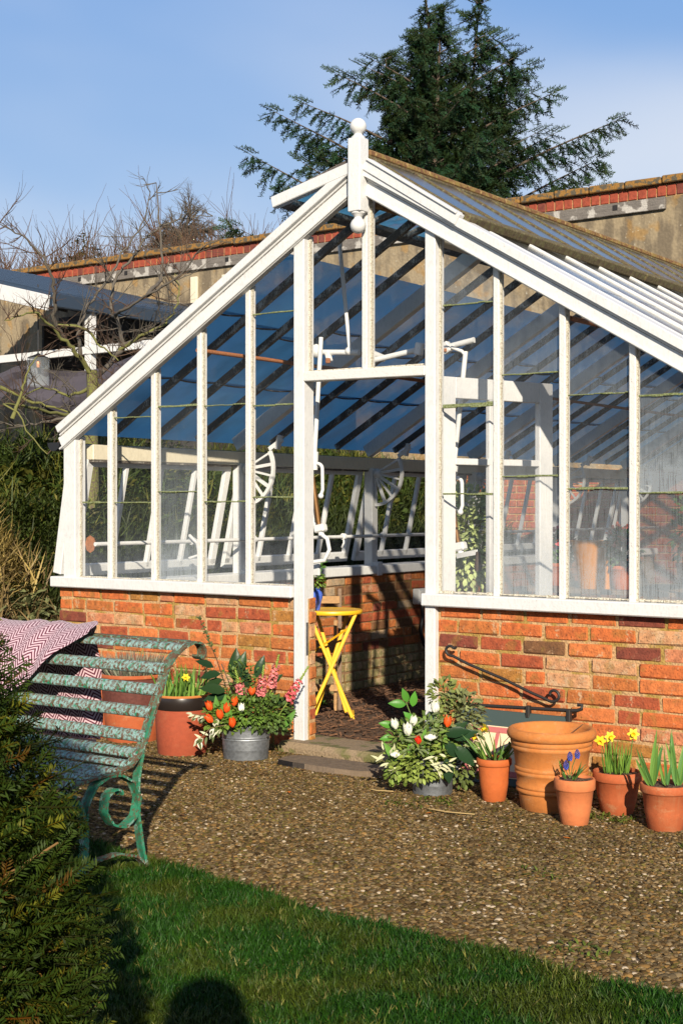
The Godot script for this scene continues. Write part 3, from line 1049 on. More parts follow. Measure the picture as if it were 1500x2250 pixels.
		# panes
		for i in zs.size() + 1:
			var za: float = -0.02 if i == 0 else zs[i - 1][0]
			var zb: float = -LEN if i == zs.size() else zs[i][0]
			var cuts := [0.62, 1.18, 1.74, 2.25] if s > 0 else [0.62, 1.10 + 0.06 * (i % 3), 1.68, 2.25]
			for k in 3:
				var xa: float = cuts[k]
				var xb: float = cuts[k + 1] + 0.02
				q = MB.new()
				var h := 0.004 + 0.004 * (2 - k)
				q.quad(Vector3(s * xa, roof(xa) + h, za), Vector3(s * xb, roof(xb) + h - 0.003, za), Vector3(s * xb, roof(xb) + h - 0.003, zb), Vector3(s * xa, roof(xa) + h, zb), nn, Vector2(xa, za) * 0.4, Vector2(xb, za) * 0.4, Vector2(xb, zb) * 0.4, Vector2(xa, zb) * 0.4)
				put("roof_pane", q, MT["glass_roof_left" if s < 0 else "glass_roof_right"], GH)
				if k > 0 and zs.size() > 0:
					q = MB.new()
					var px := xa + 0.012
					var pts := []
					for j in 7:
						var f := j / 6.0
						var xx := px + 0.02 * sin(PI * f) - 0.01
						pts.append(Vector3(s * xx, roof(xx) + 0.001, lerpf(za, zb, f)))
					q.tube(pts, 0.006, 5)
					put("roof_lap", q, MT["oldwood"], GH)
	# ---- ridge vents
	for s in [-1.0, 1.0]:
		for k in 4:
			var za := 0.02 - k * 2.2
			var zb := za - 2.18
			var a := Vector3(s * 0.05, 3.175, 0)
			var b := Vector3(s * 0.645, 2.795, 0) if s > 0 else Vector3(-0.56, 3.035, 0)
			var nn := Vector3(s * (a.y - b.y), absf(b.x - a.x), 0).normalized()
			q = MB.new()
			var zz := Vector3(0, 0, 1)
			q.bar(b + zz * za, b + zz * zb, 0.07, 0.05, nn, 0.006)
			q.bar(a + zz * za, a + zz * zb, 0.05, 0.045, nn, 0.006)
			for j in 6:
				var z := lerpf(za - 0.02, zb + 0.02, j / 5.0)
				q.bar(a + zz * z, b + zz * z, 0.04, 0.042, nn, 0.004)
			var fr := put("ridge_vent", q, MT["mossy" if s > 0 else "oldwood"], GH)
			for j in 5:
				var z0 := lerpf(za - 0.02, zb + 0.02, j / 5.0)
				var z1 := lerpf(za - 0.02, zb + 0.02, (j + 1) / 5.0)
				q = MB.new()
				var up := nn * 0.012
				q.quad(a + zz * z0 + up, b + zz * z0 + up, b + zz * z1 + up, a + zz * z1 + up, nn)
				put("pane", q, MT["glass_roof_left" if s < 0 else "glass_roof_right"], fr)
	# ---- interior posts, brackets, side vents
	for b in 6:
		var z := -1.6 - (b - 1) * 1.65 if b > 0 else -0.09
		for s in [-1.0, 1.0]:
			if b > 0 and z > -LEN:
				q = MB.new()
				q.bb(Vector3(s * 2.12, 0.80, z - 0.04), Vector3(s * 2.20, 1.64, z + 0.04), 0.004)
				q.box(Vector3(s * 2.10, 0.83, z), Vector3(0.07, 0.11, 0.07), Basis.IDENTITY, 0.006)
				put("wall_post", q, MT["white_in"], GH)
				fan(Vector3(s * 2.115, 1.60, z), -s)
			var z0 := z - 0.05
			var z1: float = -1.6 - b * 1.65 + 0.05
			if b == 0: z1 = -1.55
			z1 = maxf(z1, -LEN + 0.05)
			if z0 - z1 < 0.3: continue
			var top := Vector3(s * 2.215, 1.615, 0)
			var bot := Vector3(s * (2.215 + 0.155), 0.925, 0)
			var d := (bot - top).normalized()
			var nn := Vector3(s * -d.y, absf(d.x), 0).normalized()
			var zz := Vector3(0, 0, 1)
			q = MB.new()
			q.bar(top + zz * z0, top + zz * z1, 0.055, 0.034, nn, 0.003)
			q.bar(bot + zz * z0, bot + zz * z1, 0.075, 0.034, nn, 0.003)
			var cnt := 4
			for j in cnt + 1:
				var w := 0.058 if j == 0 or j == cnt else 0.03
				var z2 := lerpf(z0 - 0.028, z1 + 0.028, float(j) / cnt)
				q.bar(top + zz * z2, bot + zz * z2, w, 0.034, nn, 0.003)
			var sv := put("side_vent", q, MT["white_in"], GH)
			for j in cnt:
				var za := lerpf(z0 - 0.028, z1 + 0.028, float(j) / cnt)
				var zb := lerpf(z0 - 0.028, z1 + 0.028, float(j + 1) / cnt)
				q = MB.new()
				q.quad(top + zz * za, bot + zz * za, bot + zz * zb, top + zz * zb, nn, Vector2(0, 0), Vector2(0, 1), Vector2(1, 1), Vector2(1, 0))
				put("pane", q, MT["glass_clear"], sv)
	# white edge of the first open side vent, beside the corner post
	q = MB.new()
	q.bar(Vector3(-2.235, 1.62, -0.05), Vector3(-2.36, 0.91, -0.05), 0.07, 0.05, Vector3(0, 0, 1), 0.004)
	put("side_vent_stile", q, MT["white"], GH)
	# ---- heating rail along the left wall and rusty tie rods under the rafters
	q = MB.new()
	q.tube([Vector3(-2.04, 1.10, -0.05), Vector3(-2.04, 1.095, -LEN + 0.1)], 0.014, 8)
	var rail := put("hand_rail", q, MT["white_in"], GH)
	for z in [-0.95, -1.6, -2.7, -3.25, -4.9]:
		q = MB.new()
		q.lathe([Vector2(0.014, -0.02), Vector2(0.026, -0.014), Vector2(0.026, 0.014), Vector2(0.014, 0.02)], 10, Vector3(-2.04, 1.10, z), 1, 1, Basis(Vector3(1, 0, 0), PI / 2))
		if z == -0.95:
			q.tube([Vector3(-2.04, 1.12, z), Vector3(-2.01, 1.14, z + 0.06), Vector3(-1.98, 1.09, z + 0.02), Vector3(-1.98, 1.01, z), Vector3(-2.02, 0.985, z + 0.06)], 0.012, 6)
		if z == -2.7:
			q.tube([Vector3(-2.04, 1.09, z), Vector3(-2.03, 1.05, z + 0.01), Vector3(-2.02, 1.02, z + 0.05)], 0.008, 6)
		put("rail_collar", q, MT["white_in"], rail)
	q = MB.new()
	q.lathe([Vector2(0.001, -0.012), Vector2(0.055, -0.01), Vector2(0.05, 0.004), Vector2(0.02, 0.02)], 8, Vector3(-2.09, 1.10, -0.066), 0.8, 1, Basis(Vector3(1, 0, 0), -PI / 2))
	put("rail_flange", q, MT["rust_iron"], rail)
	for x in [-1.2, 1.2]:
		q = MB.new()
		q.tube([Vector3(x, 2.25, -0.05), Vector3(x, 2.245, -LEN)], 0.013, 7)
		put("tie_rod", q, MT["rust_iron"], GH)
	gear()
	door()

func fan(o: Vector3, s: float):
	var q := MB.new()
	var r := 0.255
	var arc := []
	for k in 13:
		var a := lerpf(-PI / 2, 0.50, k / 12.0)
		arc.append(o + Vector3(s * cos(a) * r, sin(a) * r, 0))
	q.strap(arc, Vector3(0, 0, 1), 0.022, 0.024)
	for k in 7:
		var a := lerpf(-PI / 2 + 0.04, 0.46, k / 6.0)
		var d := Vector3(s * cos(a), sin(a), 0)
		q.bar(o + d * 0.03, o + d * r, 0.014 + 0.008 * (k % 2), 0.018)
	q.ball(o + Vector3(s * 0.02, 0, 0), 0.04, 1.0, 10, 6)
	var e := Vector3(s * cos(0.52), sin(0.52), 0)
	q.bar(o + e * r + Vector3(0, 0.01, 0), o + e * (r + 0.13) + Vector3(0, 0.01, 0), 0.03, 0.02)
	q.bar(o + e * (r + 0.08) + Vector3(0, -0.03, 0), o + e * (r + 0.11) + Vector3(0, 0.05, 0), 0.03, 0.03)
	put("fan_bracket", q, MT["white_in"], GH)

func gear():
	# two cranked screw gears that open the ridge vents, and their shafts
	for k in 2:
		var q := MB.new()
		var a: Vector3 = [Vector3(-0.485, 2.30, -0.3), Vector3(0.437, 2.165, -0.35)][k]
		var b: Vector3 = [Vector3(-0.536, 1.56, -0.3), Vector3(0.355, 1.47, -0.35)][k]
		q.tube([a, b], 0.0135, 8)
		q.tube([b + (a - b) * 0.12, b - (a - b) * 0.02], 0.023, 8)
		var hook := []
		for j in 9:
			var an := PI * j / 8.0
			hook.append(b + Vector3(0.035 * (1 - cos(an)) - 0.01, 0.03 * sin(an) - 0.01, 0))
		hook.append(b + Vector3(0.062, -0.13, 0.0))
		hook.append(b + Vector3(0.05, -0.16, 0.0))
		q.tube(hook, 0.0105, 6)
		q.ball(b + Vector3(0.05, -0.165, 0), 0.017, 1.0, 8, 5)
		var wg := put("winding_gear", q, MT["white_in"], GH)
		q = MB.new()
		var c := b + Vector3(-0.012, -0.05, 0)
		var d := b + Vector3(0.035, -0.33, 0)
		q.tube([c, d], 0.010, 8)
		for j in 46:
			var p := c.lerp(d, j / 45.0)
			q.tube([p, p + (d - c).normalized() * 0.0035], 0.0155, 9)
		put("worm_screw", q, MT["brass"], wg)
		q = MB.new()
		q.box(d + Vector3(0.012, -0.02, 0), Vector3(0.07, 0.045, 0.05), Basis(Vector3(0, 0, 1), 0.2), 0.008)
		q.box(d + Vector3(-0.05, 0.0, -0.02), Vector3(0.09, 0.022, 0.03), Basis(Vector3(0, 0, 1), 0.12), 0.004)
		q.box(d + Vector3(-0.06, 0.10, -0.03), Vector3(0.022, 0.24, 0.02), Basis.IDENTITY, 0.003)
		q.tube([d + Vector3(0.01, -0.02, 0), d + Vector3(0.02, -0.06, 0.0)], 0.018, 8)
		put("gear_bracket", q, MT["white_in"], wg)
		q = MB.new()
		if k == 1:
			q.strap([d + Vector3(0.0, -0.07, 0.01), d + Vector3(0.06, -0.06, 0.03), d + Vector3(0.145, -0.045, 0.04)], Vector3(0, 1, 0.2), 0.026, 0.012)
		else:
			q.tube([d + Vector3(0.01, -0.05, 0), d + Vector3(0.06, -0.08, 0), d + Vector3(0.075, -0.14, 0), d + Vector3(0.05, -0.20, 0.01), d + Vector3(-0.04, -0.215, 0.02)], 0.0125, 7)
		put("crank", q, MT["white_in"], wg)
		if k == 1:
			q = MB.new()
			q.lathe([Vector2(0.001, 0), Vector2(0.016, 0.003), Vector2(0.02, 0.03), Vector2(0.014, 0.075), Vector2(0.011, 0.105), Vector2(0.001, 0.108)], 10, d + Vector3(0.147, -0.15, 0.04))
			put("crank_handle", q, MT["handle_wood"], wg)
		else:
			q = MB.new()
			q.box(d + Vector3(-0.055, -0.25, -0.05), Vector3(0.05, 0.085, 0.02), Basis.IDENTITY, 0.003)
			put("switch_plate", q, MT["box_grey"], wg)
	var q := MB.new()
	q.tube([Vector3(-0.501, 2.881, -0.5), Vector3(-0.427, 2.25, -0.5)], 0.012, 7)
	q.tube([Vector3(-0.69, 2.245, -0.5), Vector3(-0.36, 2.222, -0.5)], 0.017, 8)
	q.ball(Vector3(-0.66, 2.25, -0.49), 0.035, 1.2, 8, 5)
	q.ball(Vector3(-0.43, 2.235, -0.5), 0.026, 1.0, 8, 5)
	q.box(Vector3(-0.57, 2.21, -0.49), Vector3(0.03, 0.06, 0.03), Basis(Vector3(0, 0, 1), 0.3), 0.004)
	q.tube([Vector3(-0.265, 2.17, -0.5), Vector3(0.06, 2.215, -0.5)], 0.017, 8)
	q.box(Vector3(0.055, 2.215, -0.49), Vector3(0.045, 0.07, 0.04), Basis(Vector3(0, 0, 1), -0.2), 0.006)
	q.tube([Vector3(-0.265, 2.21, -0.48), Vector3(-0.26, 2.19, -0.60)], 0.022, 9)
	q.tube([Vector3(0.29, 2.19, -0.35), Vector3(0.49, 2.222, -0.35)], 0.016, 9)
	q.box(Vector3(0.325, 2.19, -0.34), Vector3(0.05, 0.06, 0.04), Basis(Vector3(0, 0, 1), 0.5), 0.006)
	q.tube([Vector3(0.36, 2.19, -0.33), Vector3(0.42, 2.165, -0.34), Vector3(0.44, 2.14, -0.35)], 0.010, 7)
	put("vent_shaft", q, MT["white_in"], GH)
	q = MB.new()
	q.box(Vector3(-0.56, 2.185, -0.47), Vector3(0.025, 0.03, 0.02), Basis.IDENTITY, 0.003)
	q.box(Vector3(0.33, 2.175, -0.315), Vector3(0.02, 0.02, 0.01), Basis.IDENTITY, 0.003)
	put("rust_patch", q, MT["rust_iron"], GH)

func door():
	# the door, hinged on the right post and folded back inside
	var h := Vector3(0.445, 0.04, -0.07)
	var u := Vector3(0.313, 0, -0.949).normalized()
	var nn := u.cross(Vector3.UP)
	var q := MB.new()
	var w := 0.80
	var up := Vector3.UP
	q.bar(h + up * 0.0 + u * 0.05, h + up * 1.97 + u * 0.05, 0.095, 0.04, nn, 0.004)
	q.bar(h + u * (w - 0.05), h + up * 1.97 + u * (w - 0.05), 0.10, 0.04, nn, 0.004)
	q.bar(h + up * 1.915 + u * 0.097, h + up * 1.915 + u * (w - 0.1), 0.11, 0.038, nn, 0.003)
	q.bar(h + up * 1.53 + u * 0.097, h + up * 1.53 + u * (w - 0.1), 0.034, 0.036, nn, 0.003)
	q.bar(h + up * 0.72 + u * 0.097, h + up * 0.72 + u * (w - 0.1), 0.16, 0.038, nn, 0.003)
	q.bar(h + up * 0.40 + u * 0.097, h + up * 0.40 + u * (w - 0.1), 0.50, 0.024, nn, 0.003)
	q.bar(h + up * 0.08 + u * 0.097, h + up * 0.08 + u * (w - 0.1), 0.16, 0.038, nn, 0.003)
	q.bar(h + up * 0.80 + u * 0.36, h + up * 1.86 + u * 0.36, 0.05, 0.034, nn, 0.003)
	var d := put("door", q, MT["white"], GH)
	for p in [[0.1, 0.335, 0.8, 1.513], [0.385, 0.70, 0.8, 1.513], [0.1, 0.335, 1.547, 1.86], [0.385, 0.70, 1.547, 1.86]]:
		q = MB.new()
		q.quad(h + u * p[0] + up * p[2], h + u * p[1] + up * p[2], h + u * p[1] + up * p[3], h + u * p[0] + up * p[3], nn)
		put("pane", q, MT["glass_clear"], d)
	q = MB.new()
	q.ball(h + u * (w - 0.05) + up * 0.72 - nn * 0.05, 0.022)
	q.tube([h + u * (w - 0.05) + up * 0.72, h + u * (w - 0.05) + up * 0.72 - nn * 0.05], 0.008, 7)
	put("door_knob", q, MT["black"], d)

# ------------------------------------------------------------------ shelter on the terrace, left
func shelter():
	var g := thing("open_shelter", "open fronted dark shelter with white fascia and blue metal roof edge on the terrace", "shelter", Vector3(-6.645, 1.6, -3.9))
	var q := MB.new()
	# roof: rises to the left away from the eave
	var a := Vector3(0, 1.92, 0.0)
	var b := Vector3(-5.0, 3.15, 0.0)
	var n := Vector3(0.24, 0.97, 0)
	q.bar(a + Vector3(0, 0, -2.4), b + Vector3(0, 0, -2.4), 4.8, 0.05, n, 0.004)
	for k in 30:
		q.bar(a + Vector3(0, 0.03, -0.1 - k * 0.16), b + Vector3(0, 0.03, -0.1 - k * 0.16), 0.05, 0.03, n)
	put("metal_roof", q, MT["blue_metal"], g)
	q = MB.new()
	q.bb(Vector3(-0.02, 1.80, -4.8), Vector3(0.05, 1.95, -0.02), 0.01)
	put("gutter", q, MT["blue_metal"], g)
	q = MB.new()
	q.bar(Vector3(0.02, 1.835, 0.02), Vector3(-5.0, 3.06, 0.02), 0.16, 0.04, Vector3(0, 0, 1), 0.004)
	put("fascia_board", q, MT["white"], g)
	for z in [-0.64, -2.6, -4.7]:
		q = MB.new()
		q.bb(Vector3(-0.09, 0.0, z - 0.045), Vector3(0.0, 1.80, z + 0.045), 0.004)
		put("post", q, MT["white" if z > -1 else "dark_wood"], g)
	q = MB.new()
	q.bar(Vector3(-4.6, 1.33, -0.40), Vector3(0.95, 1.42, -0.66), 0.085, 0.06, Vector3(0, 0, 1), 0.004)
	put("cross_beam", q, MT["white"], g)
	# dark boarded back and end
	for k in 22:
		q = MB.new()
		q.bb(Vector3(-5.0 + k * 0.25, 0.0, -4.85), Vector3(-4.76 + k * 0.25, 1.85 if k > 18 else 2.6, -4.80), 0.006)
		put("board", q, MT["dark_wood"], g)
	for k in 12:
		q = MB.new()
		q.bb(Vector3(-1.2, 0.0 + k * 0.15, -4.7), Vector3(-1.16, 0.145 + k * 0.15, -1.0), 0.004)
		put("board", q, MT["dark_wood"], g)
	for k in 9:
		q = MB.new()
		q.bar(Vector3(-0.05, 1.83, -0.3 - k * 0.5), Vector3(-5.0, 3.05, -0.3 - k * 0.5), 0.05, 0.1, n)
		put("ceiling_joist", q, MT["dark_wood"], g)
	q = MB.new()
	q.bb(Vector3(-5, -0.8, -4.8), Vector3(0.1, 0.0, 0.0))
	put("floor", q, MT["dark_wood"], g)
	# swags of grey cloth under the cross beam
	var cl := thing("cloth_swag", "grey lilac cloth hung in loose swags under the beam of the shelter", "cloth", Vector3(-6.645, 1.6, -4.3))
	q = MB.new()
	var rows := 8
	var cols := 40
	var pp := func(i: int, j: int) -> Vector3:
		var f := float(i) / cols
		var v := float(j) / rows
		var sag := 0.16 * absf(sin(f * PI * 3.0))
		return Vector3(lerpf(-4.4, 0.9, f), 1.28 - sag * 0.7 - v * (0.24 + sag * 1.4), 0.05 * sin(v * 7.0 + f * 20.0) + 0.06 * v)
	for i in cols:
		for j in rows:
			var c: Vector3 = pp.call(i, j)
			var d: Vector3 = pp.call(i + 1, j)
			var e: Vector3 = pp.call(i + 1, j + 1)
			var f2: Vector3 = pp.call(i, j + 1)
			var nn := (d - c).cross(f2 - c).normalized()
			if nn.z < 0: nn = -nn
			q.quad(c, d, e, f2, nn)
	MT["grey_cloth"].cull_mode = BaseMaterial3D.CULL_DISABLED
	put("cloth", q, MT["grey_cloth"], cl)
	var lp := thing("pendant_lantern", "glass pendant lantern with a copper bulb holder hanging in the shelter", "lantern", Vector3(-7.12, 2.76, -4.19))
	q = MB.new()
	q.tube([Vector3(0, 0.20, 0), Vector3(0, 0.95, 0)], 0.008, 5)
	put("cable", q, MT["black"], lp)
	q = MB.new()
	q.lathe([Vector2(0.001, 0.22), Vector2(0.03, 0.2), Vector2(0.11, 0.17), Vector2(0.115, 0.16)], 14)
	put("cap", q, MT["black"], lp)
	q = MB.new()
	q.lathe([Vector2(0.02, 0.06), Vector2(0.026, 0.12), Vector2(0.012, 0.17)], 10)
	put("bulb_holder", q, mat("copper", L(0.55, 0.22, 0.08), 0.4, 0.6), lp)
	q = MB.new()
	q.lathe([Vector2(0.12, -0.14), Vector2(0.12, 0.16)], 16)
	var gm := mat("lantern_glass", L(0.6, 0.65, 0.65), 0.1)
	gm.transparency = BaseMaterial3D.TRANSPARENCY_ALPHA
	gm.albedo_color.a = 0.12
	put("glass_shade", q, gm, lp)

# ------------------------------------------------------------------ trees
func spray_mesh(n: int, ln: float, nl: float, nw: float, flat: bool) -> ArrayMesh:
	var q := MB.new()
	q.tint = true
	q.col = Color(0.75, 0.5, 0.25)
	q.tube([Vector3.ZERO, Vector3(0, ln * 0.55, 0), Vector3(0, ln, 0)], [nw * 0.7, nw * 0.5, nw * 0.25], 3, false)
	for i in n:
		var f := (i + 0.5) / n
		var sd := 1.0 if i % 2 else -1.0
		var d: Vector3
		if flat:
			d = Vector3(sd * rr(0.6, 1.1), rr(0.4, 1.0), rr(-0.45, 0.65))
		else:
			var an := rr(0, TAU)
			d = Vector3(cos(an), rr(0.2, 0.9), sin(an))
		var k := 1.0 - 0.5 * f
		var g := rr(0.65, 1.15) + 0.5 * f * f
		q.col = Color(g, g, g * 0.9)
		var base := Vector3(0, ln * f, 0)
		var l2 := nl * rr(0.75, 1.1) * (0.55 + 0.45 * k)
		var dn := d.normalized()
		var s := dn.cross(Vector3(0, 0, 1) if flat else Vector3(0.3, 0.4, 0.8)).normalized() * nw * 0.5
		var nn := s.cross(dn).normalized()
		if nn.z < 0 and flat: nn = -nn
		var mid := base + dn * l2 * 0.45
		q.tri(base, mid + s, mid - s, nn, nn, nn)
		q.tri(mid + s, base + dn * l2 - nn * l2 * 0.12, mid - s, nn, nn, nn)
	return q.mesh()

func cedar():
	var t := thing("cedar_tree", "large dark blue green cedar with upswept branches rising behind the wall", "tree", Vector3(-9.44, 2.05, -16.06))
	var q := MB.new()
	q.tube([Vector3(0, -0.8, 0), Vector3(0.05, 3, 0), Vector3(0.0, 6, 0.05), Vector3(-0.1, 7.6, 0), Vector3(-0.25, 8.75, 0)], [0.26, 0.2, 0.12, 0.05, 0.015], 9)
	put("trunk", q, MT["cedar_bark"], t)
	var rt := Vector3(0.813, 0, -0.582)
	var limbs := MB.new()
	var xf := []
	var cols := []
	var sp := []
	for k in 3:
		sp.append(spray_mesh(34, 0.30, 0.085, 0.016, k == 0))
	# leaders, then whorls of limbs; each limb rises outwards and carries hanging sprays
	var jobs := []
	for ld in [[0.62, 4.9, 8.8], [1.25, 5.2, 7.6], [-1.15, 4.6, 7.75], [0.15, 6.0, 8.5], [-0.35, 5.8, 8.15]]:
		var p0: Vector3 = rt * ld[0] * 0.35 + Vector3(0, ld[1] - 1.8, rr(-0.5, 0.5))
		var p1: Vector3 = rt * ld[0] + Vector3(0, ld[2], rr(-0.4, 0.4))
		limbs.tube([p0, p0.lerp(p1, 0.5) + rt * ld[0] * 0.1, p1], [0.07, 0.045, 0.008], 6)
		var y: float = 0.2
		while y < 0.99:
			for k in 4:
				jobs.append([p0.lerp(p1, y), rr(0, TAU), lerpf(0.95, 0.10, y), 0.55])
			y += 0.06
	var y := 1.2
	while y < 8.6:
		var reach: float = 4.1
		for e in [[1.2, 4.1, 3.4, 3.9], [3.4, 3.9, 5.2, 3.2], [5.2, 3.2, 6.5, 2.1], [6.5, 2.1, 7.6, 0.95], [7.6, 0.95, 8.7, 0.2]]:
			if y >= e[0]: reach = lerpf(e[1], e[3], clampf((y - e[0]) / (e[2] - e[0]), 0, 1))
		for k in (5 if y < 6 else 4):
			jobs.append([Vector3(-0.03 * y, y - reach * 0.38, 0), rr(0, TAU), reach * rr(0.42, 0.92), 0.58])
		y += 0.32
	# the long outer limbs of the outline
	for e in [[0.0, 2.6, 3.4, 0.40], [PI + 0.02, 3.0, 3.6, 0.34], [PI, 2.2, 3.8, 0.30], [-0.15, 1.7, 3.7, 0.33]]:
		jobs.append([Vector3(0, e[1] - 0.6, 0), e[0] - 0.6212, e[2], e[3]])
	for e in [[-1.9, 7.3], [-2.5, 6.9], [-3.05, 6.56], [-3.5, 5.64], [-3.8, 4.5], [-2.2, 5.9], [-1.4, 7.5], [1.8, 7.5], [2.16, 7.0], [2.2, 6.15], [3.3, 6.56], [3.1, 5.8], [3.05, 5.1], [2.7, 5.4], [-2.9, 5.2], [1.3, 7.9]]:
		for k in (2 if absf(e[0]) < 2.3 else 1):
			var ln := absf(e[0]) * (1.0 if k == 0 else 0.85)
			jobs.append([Vector3(0, e[1] - ln * 0.55, 0), (0.0 if e[0] > 0 else PI) - 0.6212 + 0.0 + (rr(-0.12, 0.12) if k == 0 else rr(-0.6, 0.6)), ln, 0.64])
	for j in jobs:
		var o: Vector3 = j[0]
		var an: float = j[1]
		var ln: float = j[2]
		var rise: float = j[3] * rr(0.9, 1.1)
		var out := Vector3(cos(an), 0, sin(an)) if true else Vector3.ZERO
		if j[1] is float and absf(an) > 100: out = rt
		var side := out.cross(Vector3.UP)
		var pts := []
		var m := maxi(4, int(ln / 0.35))
		for i in m + 1:
			var f := float(i) / m
			pts.append(o + out * ln * f + Vector3.UP * ln * (rise * f * (0.6 + 0.4 * f) + 0.08 * sin(f * 3.0) - 0.10 * f) + side * sin(f * 4.0 + an) * 0.05 * ln)
		var rad := []
		for i in m + 1: rad.append(lerpf(0.014 + 0.012 * ln, 0.004, float(i) / m))
		limbs.tube(pts, rad, 4, false)
		var d := 0.12 * ln
		while d < ln:
			var f := d / ln
			var p: Vector3 = pts[mini(int(f * m), m - 1)].lerp(pts[mini(int(f * m) + 1, m)], f * m - int(f * m))
			for s in [-1.0, 1.0]:
				# a side branchlet, level or hanging, set with sprays
				var bl := minf(0.55, 0.14 + 0.24 * ln * (1.0 - f * 0.75)) * rr(0.6, 1.1)
				var bd = (out * rr(0.5, 1.0) + side * s * rr(0.5, 1.0) + Vector3(0, rr(-0.9, 0.0), 0)).normalized()
				var cnt := maxi(1, int(bl / 0.125))
				for c in cnt:
					var pp = p + bd * bl * (float(c) / cnt) + Vector3(0, -0.05 * c * c * 0.17, 0)
					var sd = (bd + Vector3(rr(-0.6, 0.6), rr(-0.7, 0.15), rr(-0.6, 0.6))).normalized()
					xf.append([R.randi() % 3, Transform3D(facing(sd, rr(0, TAU), rr(0.75, 1.2)), pp)])
					var g := rr(0.6, 1.25)
					cols.append(Color(0.015 * g + rr(0, 0.013), 0.046 * g, 0.022 * g))
			d += 0.115
		for k in 3:
			xf.append([k, Transform3D(facing((out + Vector3(0, 0.5, 0)).normalized(), rr(0, TAU), 0.9), pts[m] - out * 0.1 * k)])
			cols.append(Color(0.030, 0.055, 0.020))
	put("limbs", limbs, MT["cedar_bark"], t)
	for k in 3:
		var a := []
		var b := []
		for i in xf.size():
			if xf[i][0] == k:
				a.append(xf[i][1])
				b.append(cols[i])
		many("crown", sp[k], MT["needle"], a, b, t)

func twigs(q: MB, p: Vector3, d: Vector3, ln: float, r: float, depth: int, spread := 0.7, up := 0.15, sides := 3):
	var pts := [p]
	var rad := [r]
	var m := 4
	var dd := d.normalized()
	for i in m:
		dd = (dd + Vector3(rr(-1, 1), rr(-1, 1), rr(-1, 1)) * 0.22 + Vector3(0, up * 0.3, 0)).normalized()
		pts.append(pts[-1] + dd * ln / m)
		rad.append(r * lerpf(1.0, 0.45, float(i + 1) / m))
	q.tube(pts, rad, sides, false)
	if depth <= 0:
		return
	for i in range(1, m + 1):
		for k in (2 if R.randf() < 0.55 else 1):
			var nd := (dd + Vector3(rr(-1, 1), rr(-0.6, 1), rr(-1, 1)) * spread).normalized()
			twigs(q, pts[i], nd, ln * rr(0.45, 0.75), rad[i] * 0.62, depth - 1, spread, up, sides)

func far_trees():
	# a gnarled bare tree and thickets on the rise beyond the wall
	var t := thing("bare_tree", "gnarled leafless tree with rounded crown beyond the wall left of the finial", "tree", Vector3(-22.6, 4.4, -23.8))
	var q := MB.new()
	q.tube([Vector3(0, -1.2, 0), Vector3(0.1, 2.5, 0), Vector3(-0.1, 4.7, 0.1)], [0.28, 0.2, 0.13], 8)
	put("trunk", q, MT["bark"], t)
	q = MB.new()
	for k in 18:
		var an := TAU * k / 9 + rr(-0.2, 0.2)
		twigs(q, Vector3(-0.05, 4.3 + rr(0, 0.5), 0.1), Vector3(cos(an), rr(-0.1, 0.8), sin(an)), rr(0.55, 0.85), 0.075, 3, 1.1, -0.25)
	put("crown", q, MT["grey_twig"], t)
	var spots := [[-17.6, -19.5, 3.6, 0, "brown leafless thicket beyond the wall, left of the gnarled bare tree"], [-19.8, -19.5, 3.9, 0, "bare brown coppice stems beyond the wall above the middle of the shelter roof"], [-21.6, -18.4, 3.8, 1, "olive green shrub among bare stems beyond the wall at left"], [-23.2, -17.4, 3.5, 0, "low bare thicket beyond the wall above the pendant lantern"], [-24.6, -15.4, 4.5, 1, "dark rounded evergreen shrub beyond the wall at the left edge of the picture"], [-25.8, -16.8, 4.0, 0, "taller leafless tree at the far left beyond the wall"], [-18.0, -21.8, 3.7, 0, "bare twigs beyond the wall just below the gnarled bare tree"]]
	for s in spots:
		var th := thing("thicket", s[4], "shrub", Vector3(s[0], 4.45, s[1]), "shrubs beyond the wall")
		q = MB.new()
		for k in (80 if s[3] == 0 else 30):
			twigs(q, Vector3(rr(-1.7, 1.7), -0.3, rr(-0.8, 0.8)), Vector3(rr(-0.3, 0.3), 1, rr(-0.3, 0.3)), s[2] * rr(0.40, 0.66), 0.085, 2, 0.5, 0.1)
		put("stems", q, MT["thicket_twig"], th)
		if s[3] == 1:
			var m := MB.new()
			m.tint = true
			for k in 2600:
				var an := rr(0, TAU)
				var e := rr(-0.2, 1.4)
				var r := rr(0.7, 1.0) * (1.0 + 0.15 * sin(an * 3.0) + 0.12 * sin(e * 7.0 + an))
				var p := Vector3(cos(an) * cos(e) * 1.7, sin(e) * s[2] * 0.82, sin(an) * cos(e) * 1.1) * r
				var g := rr(0.5, 1.3)
				m.col = Color(0.060 * g, 0.052 * g, 0.014 * g)
				m.leaf(p, Vector3(rr(-1, 1), rr(-0.3, 1), rr(-1, 1)), Vector3(rr(-1, 1), 1, rr(-1, 1)), rr(0.12, 0.2), 0.07, 0.4, 2)
			put("crown", m, MT["leaf"], th)

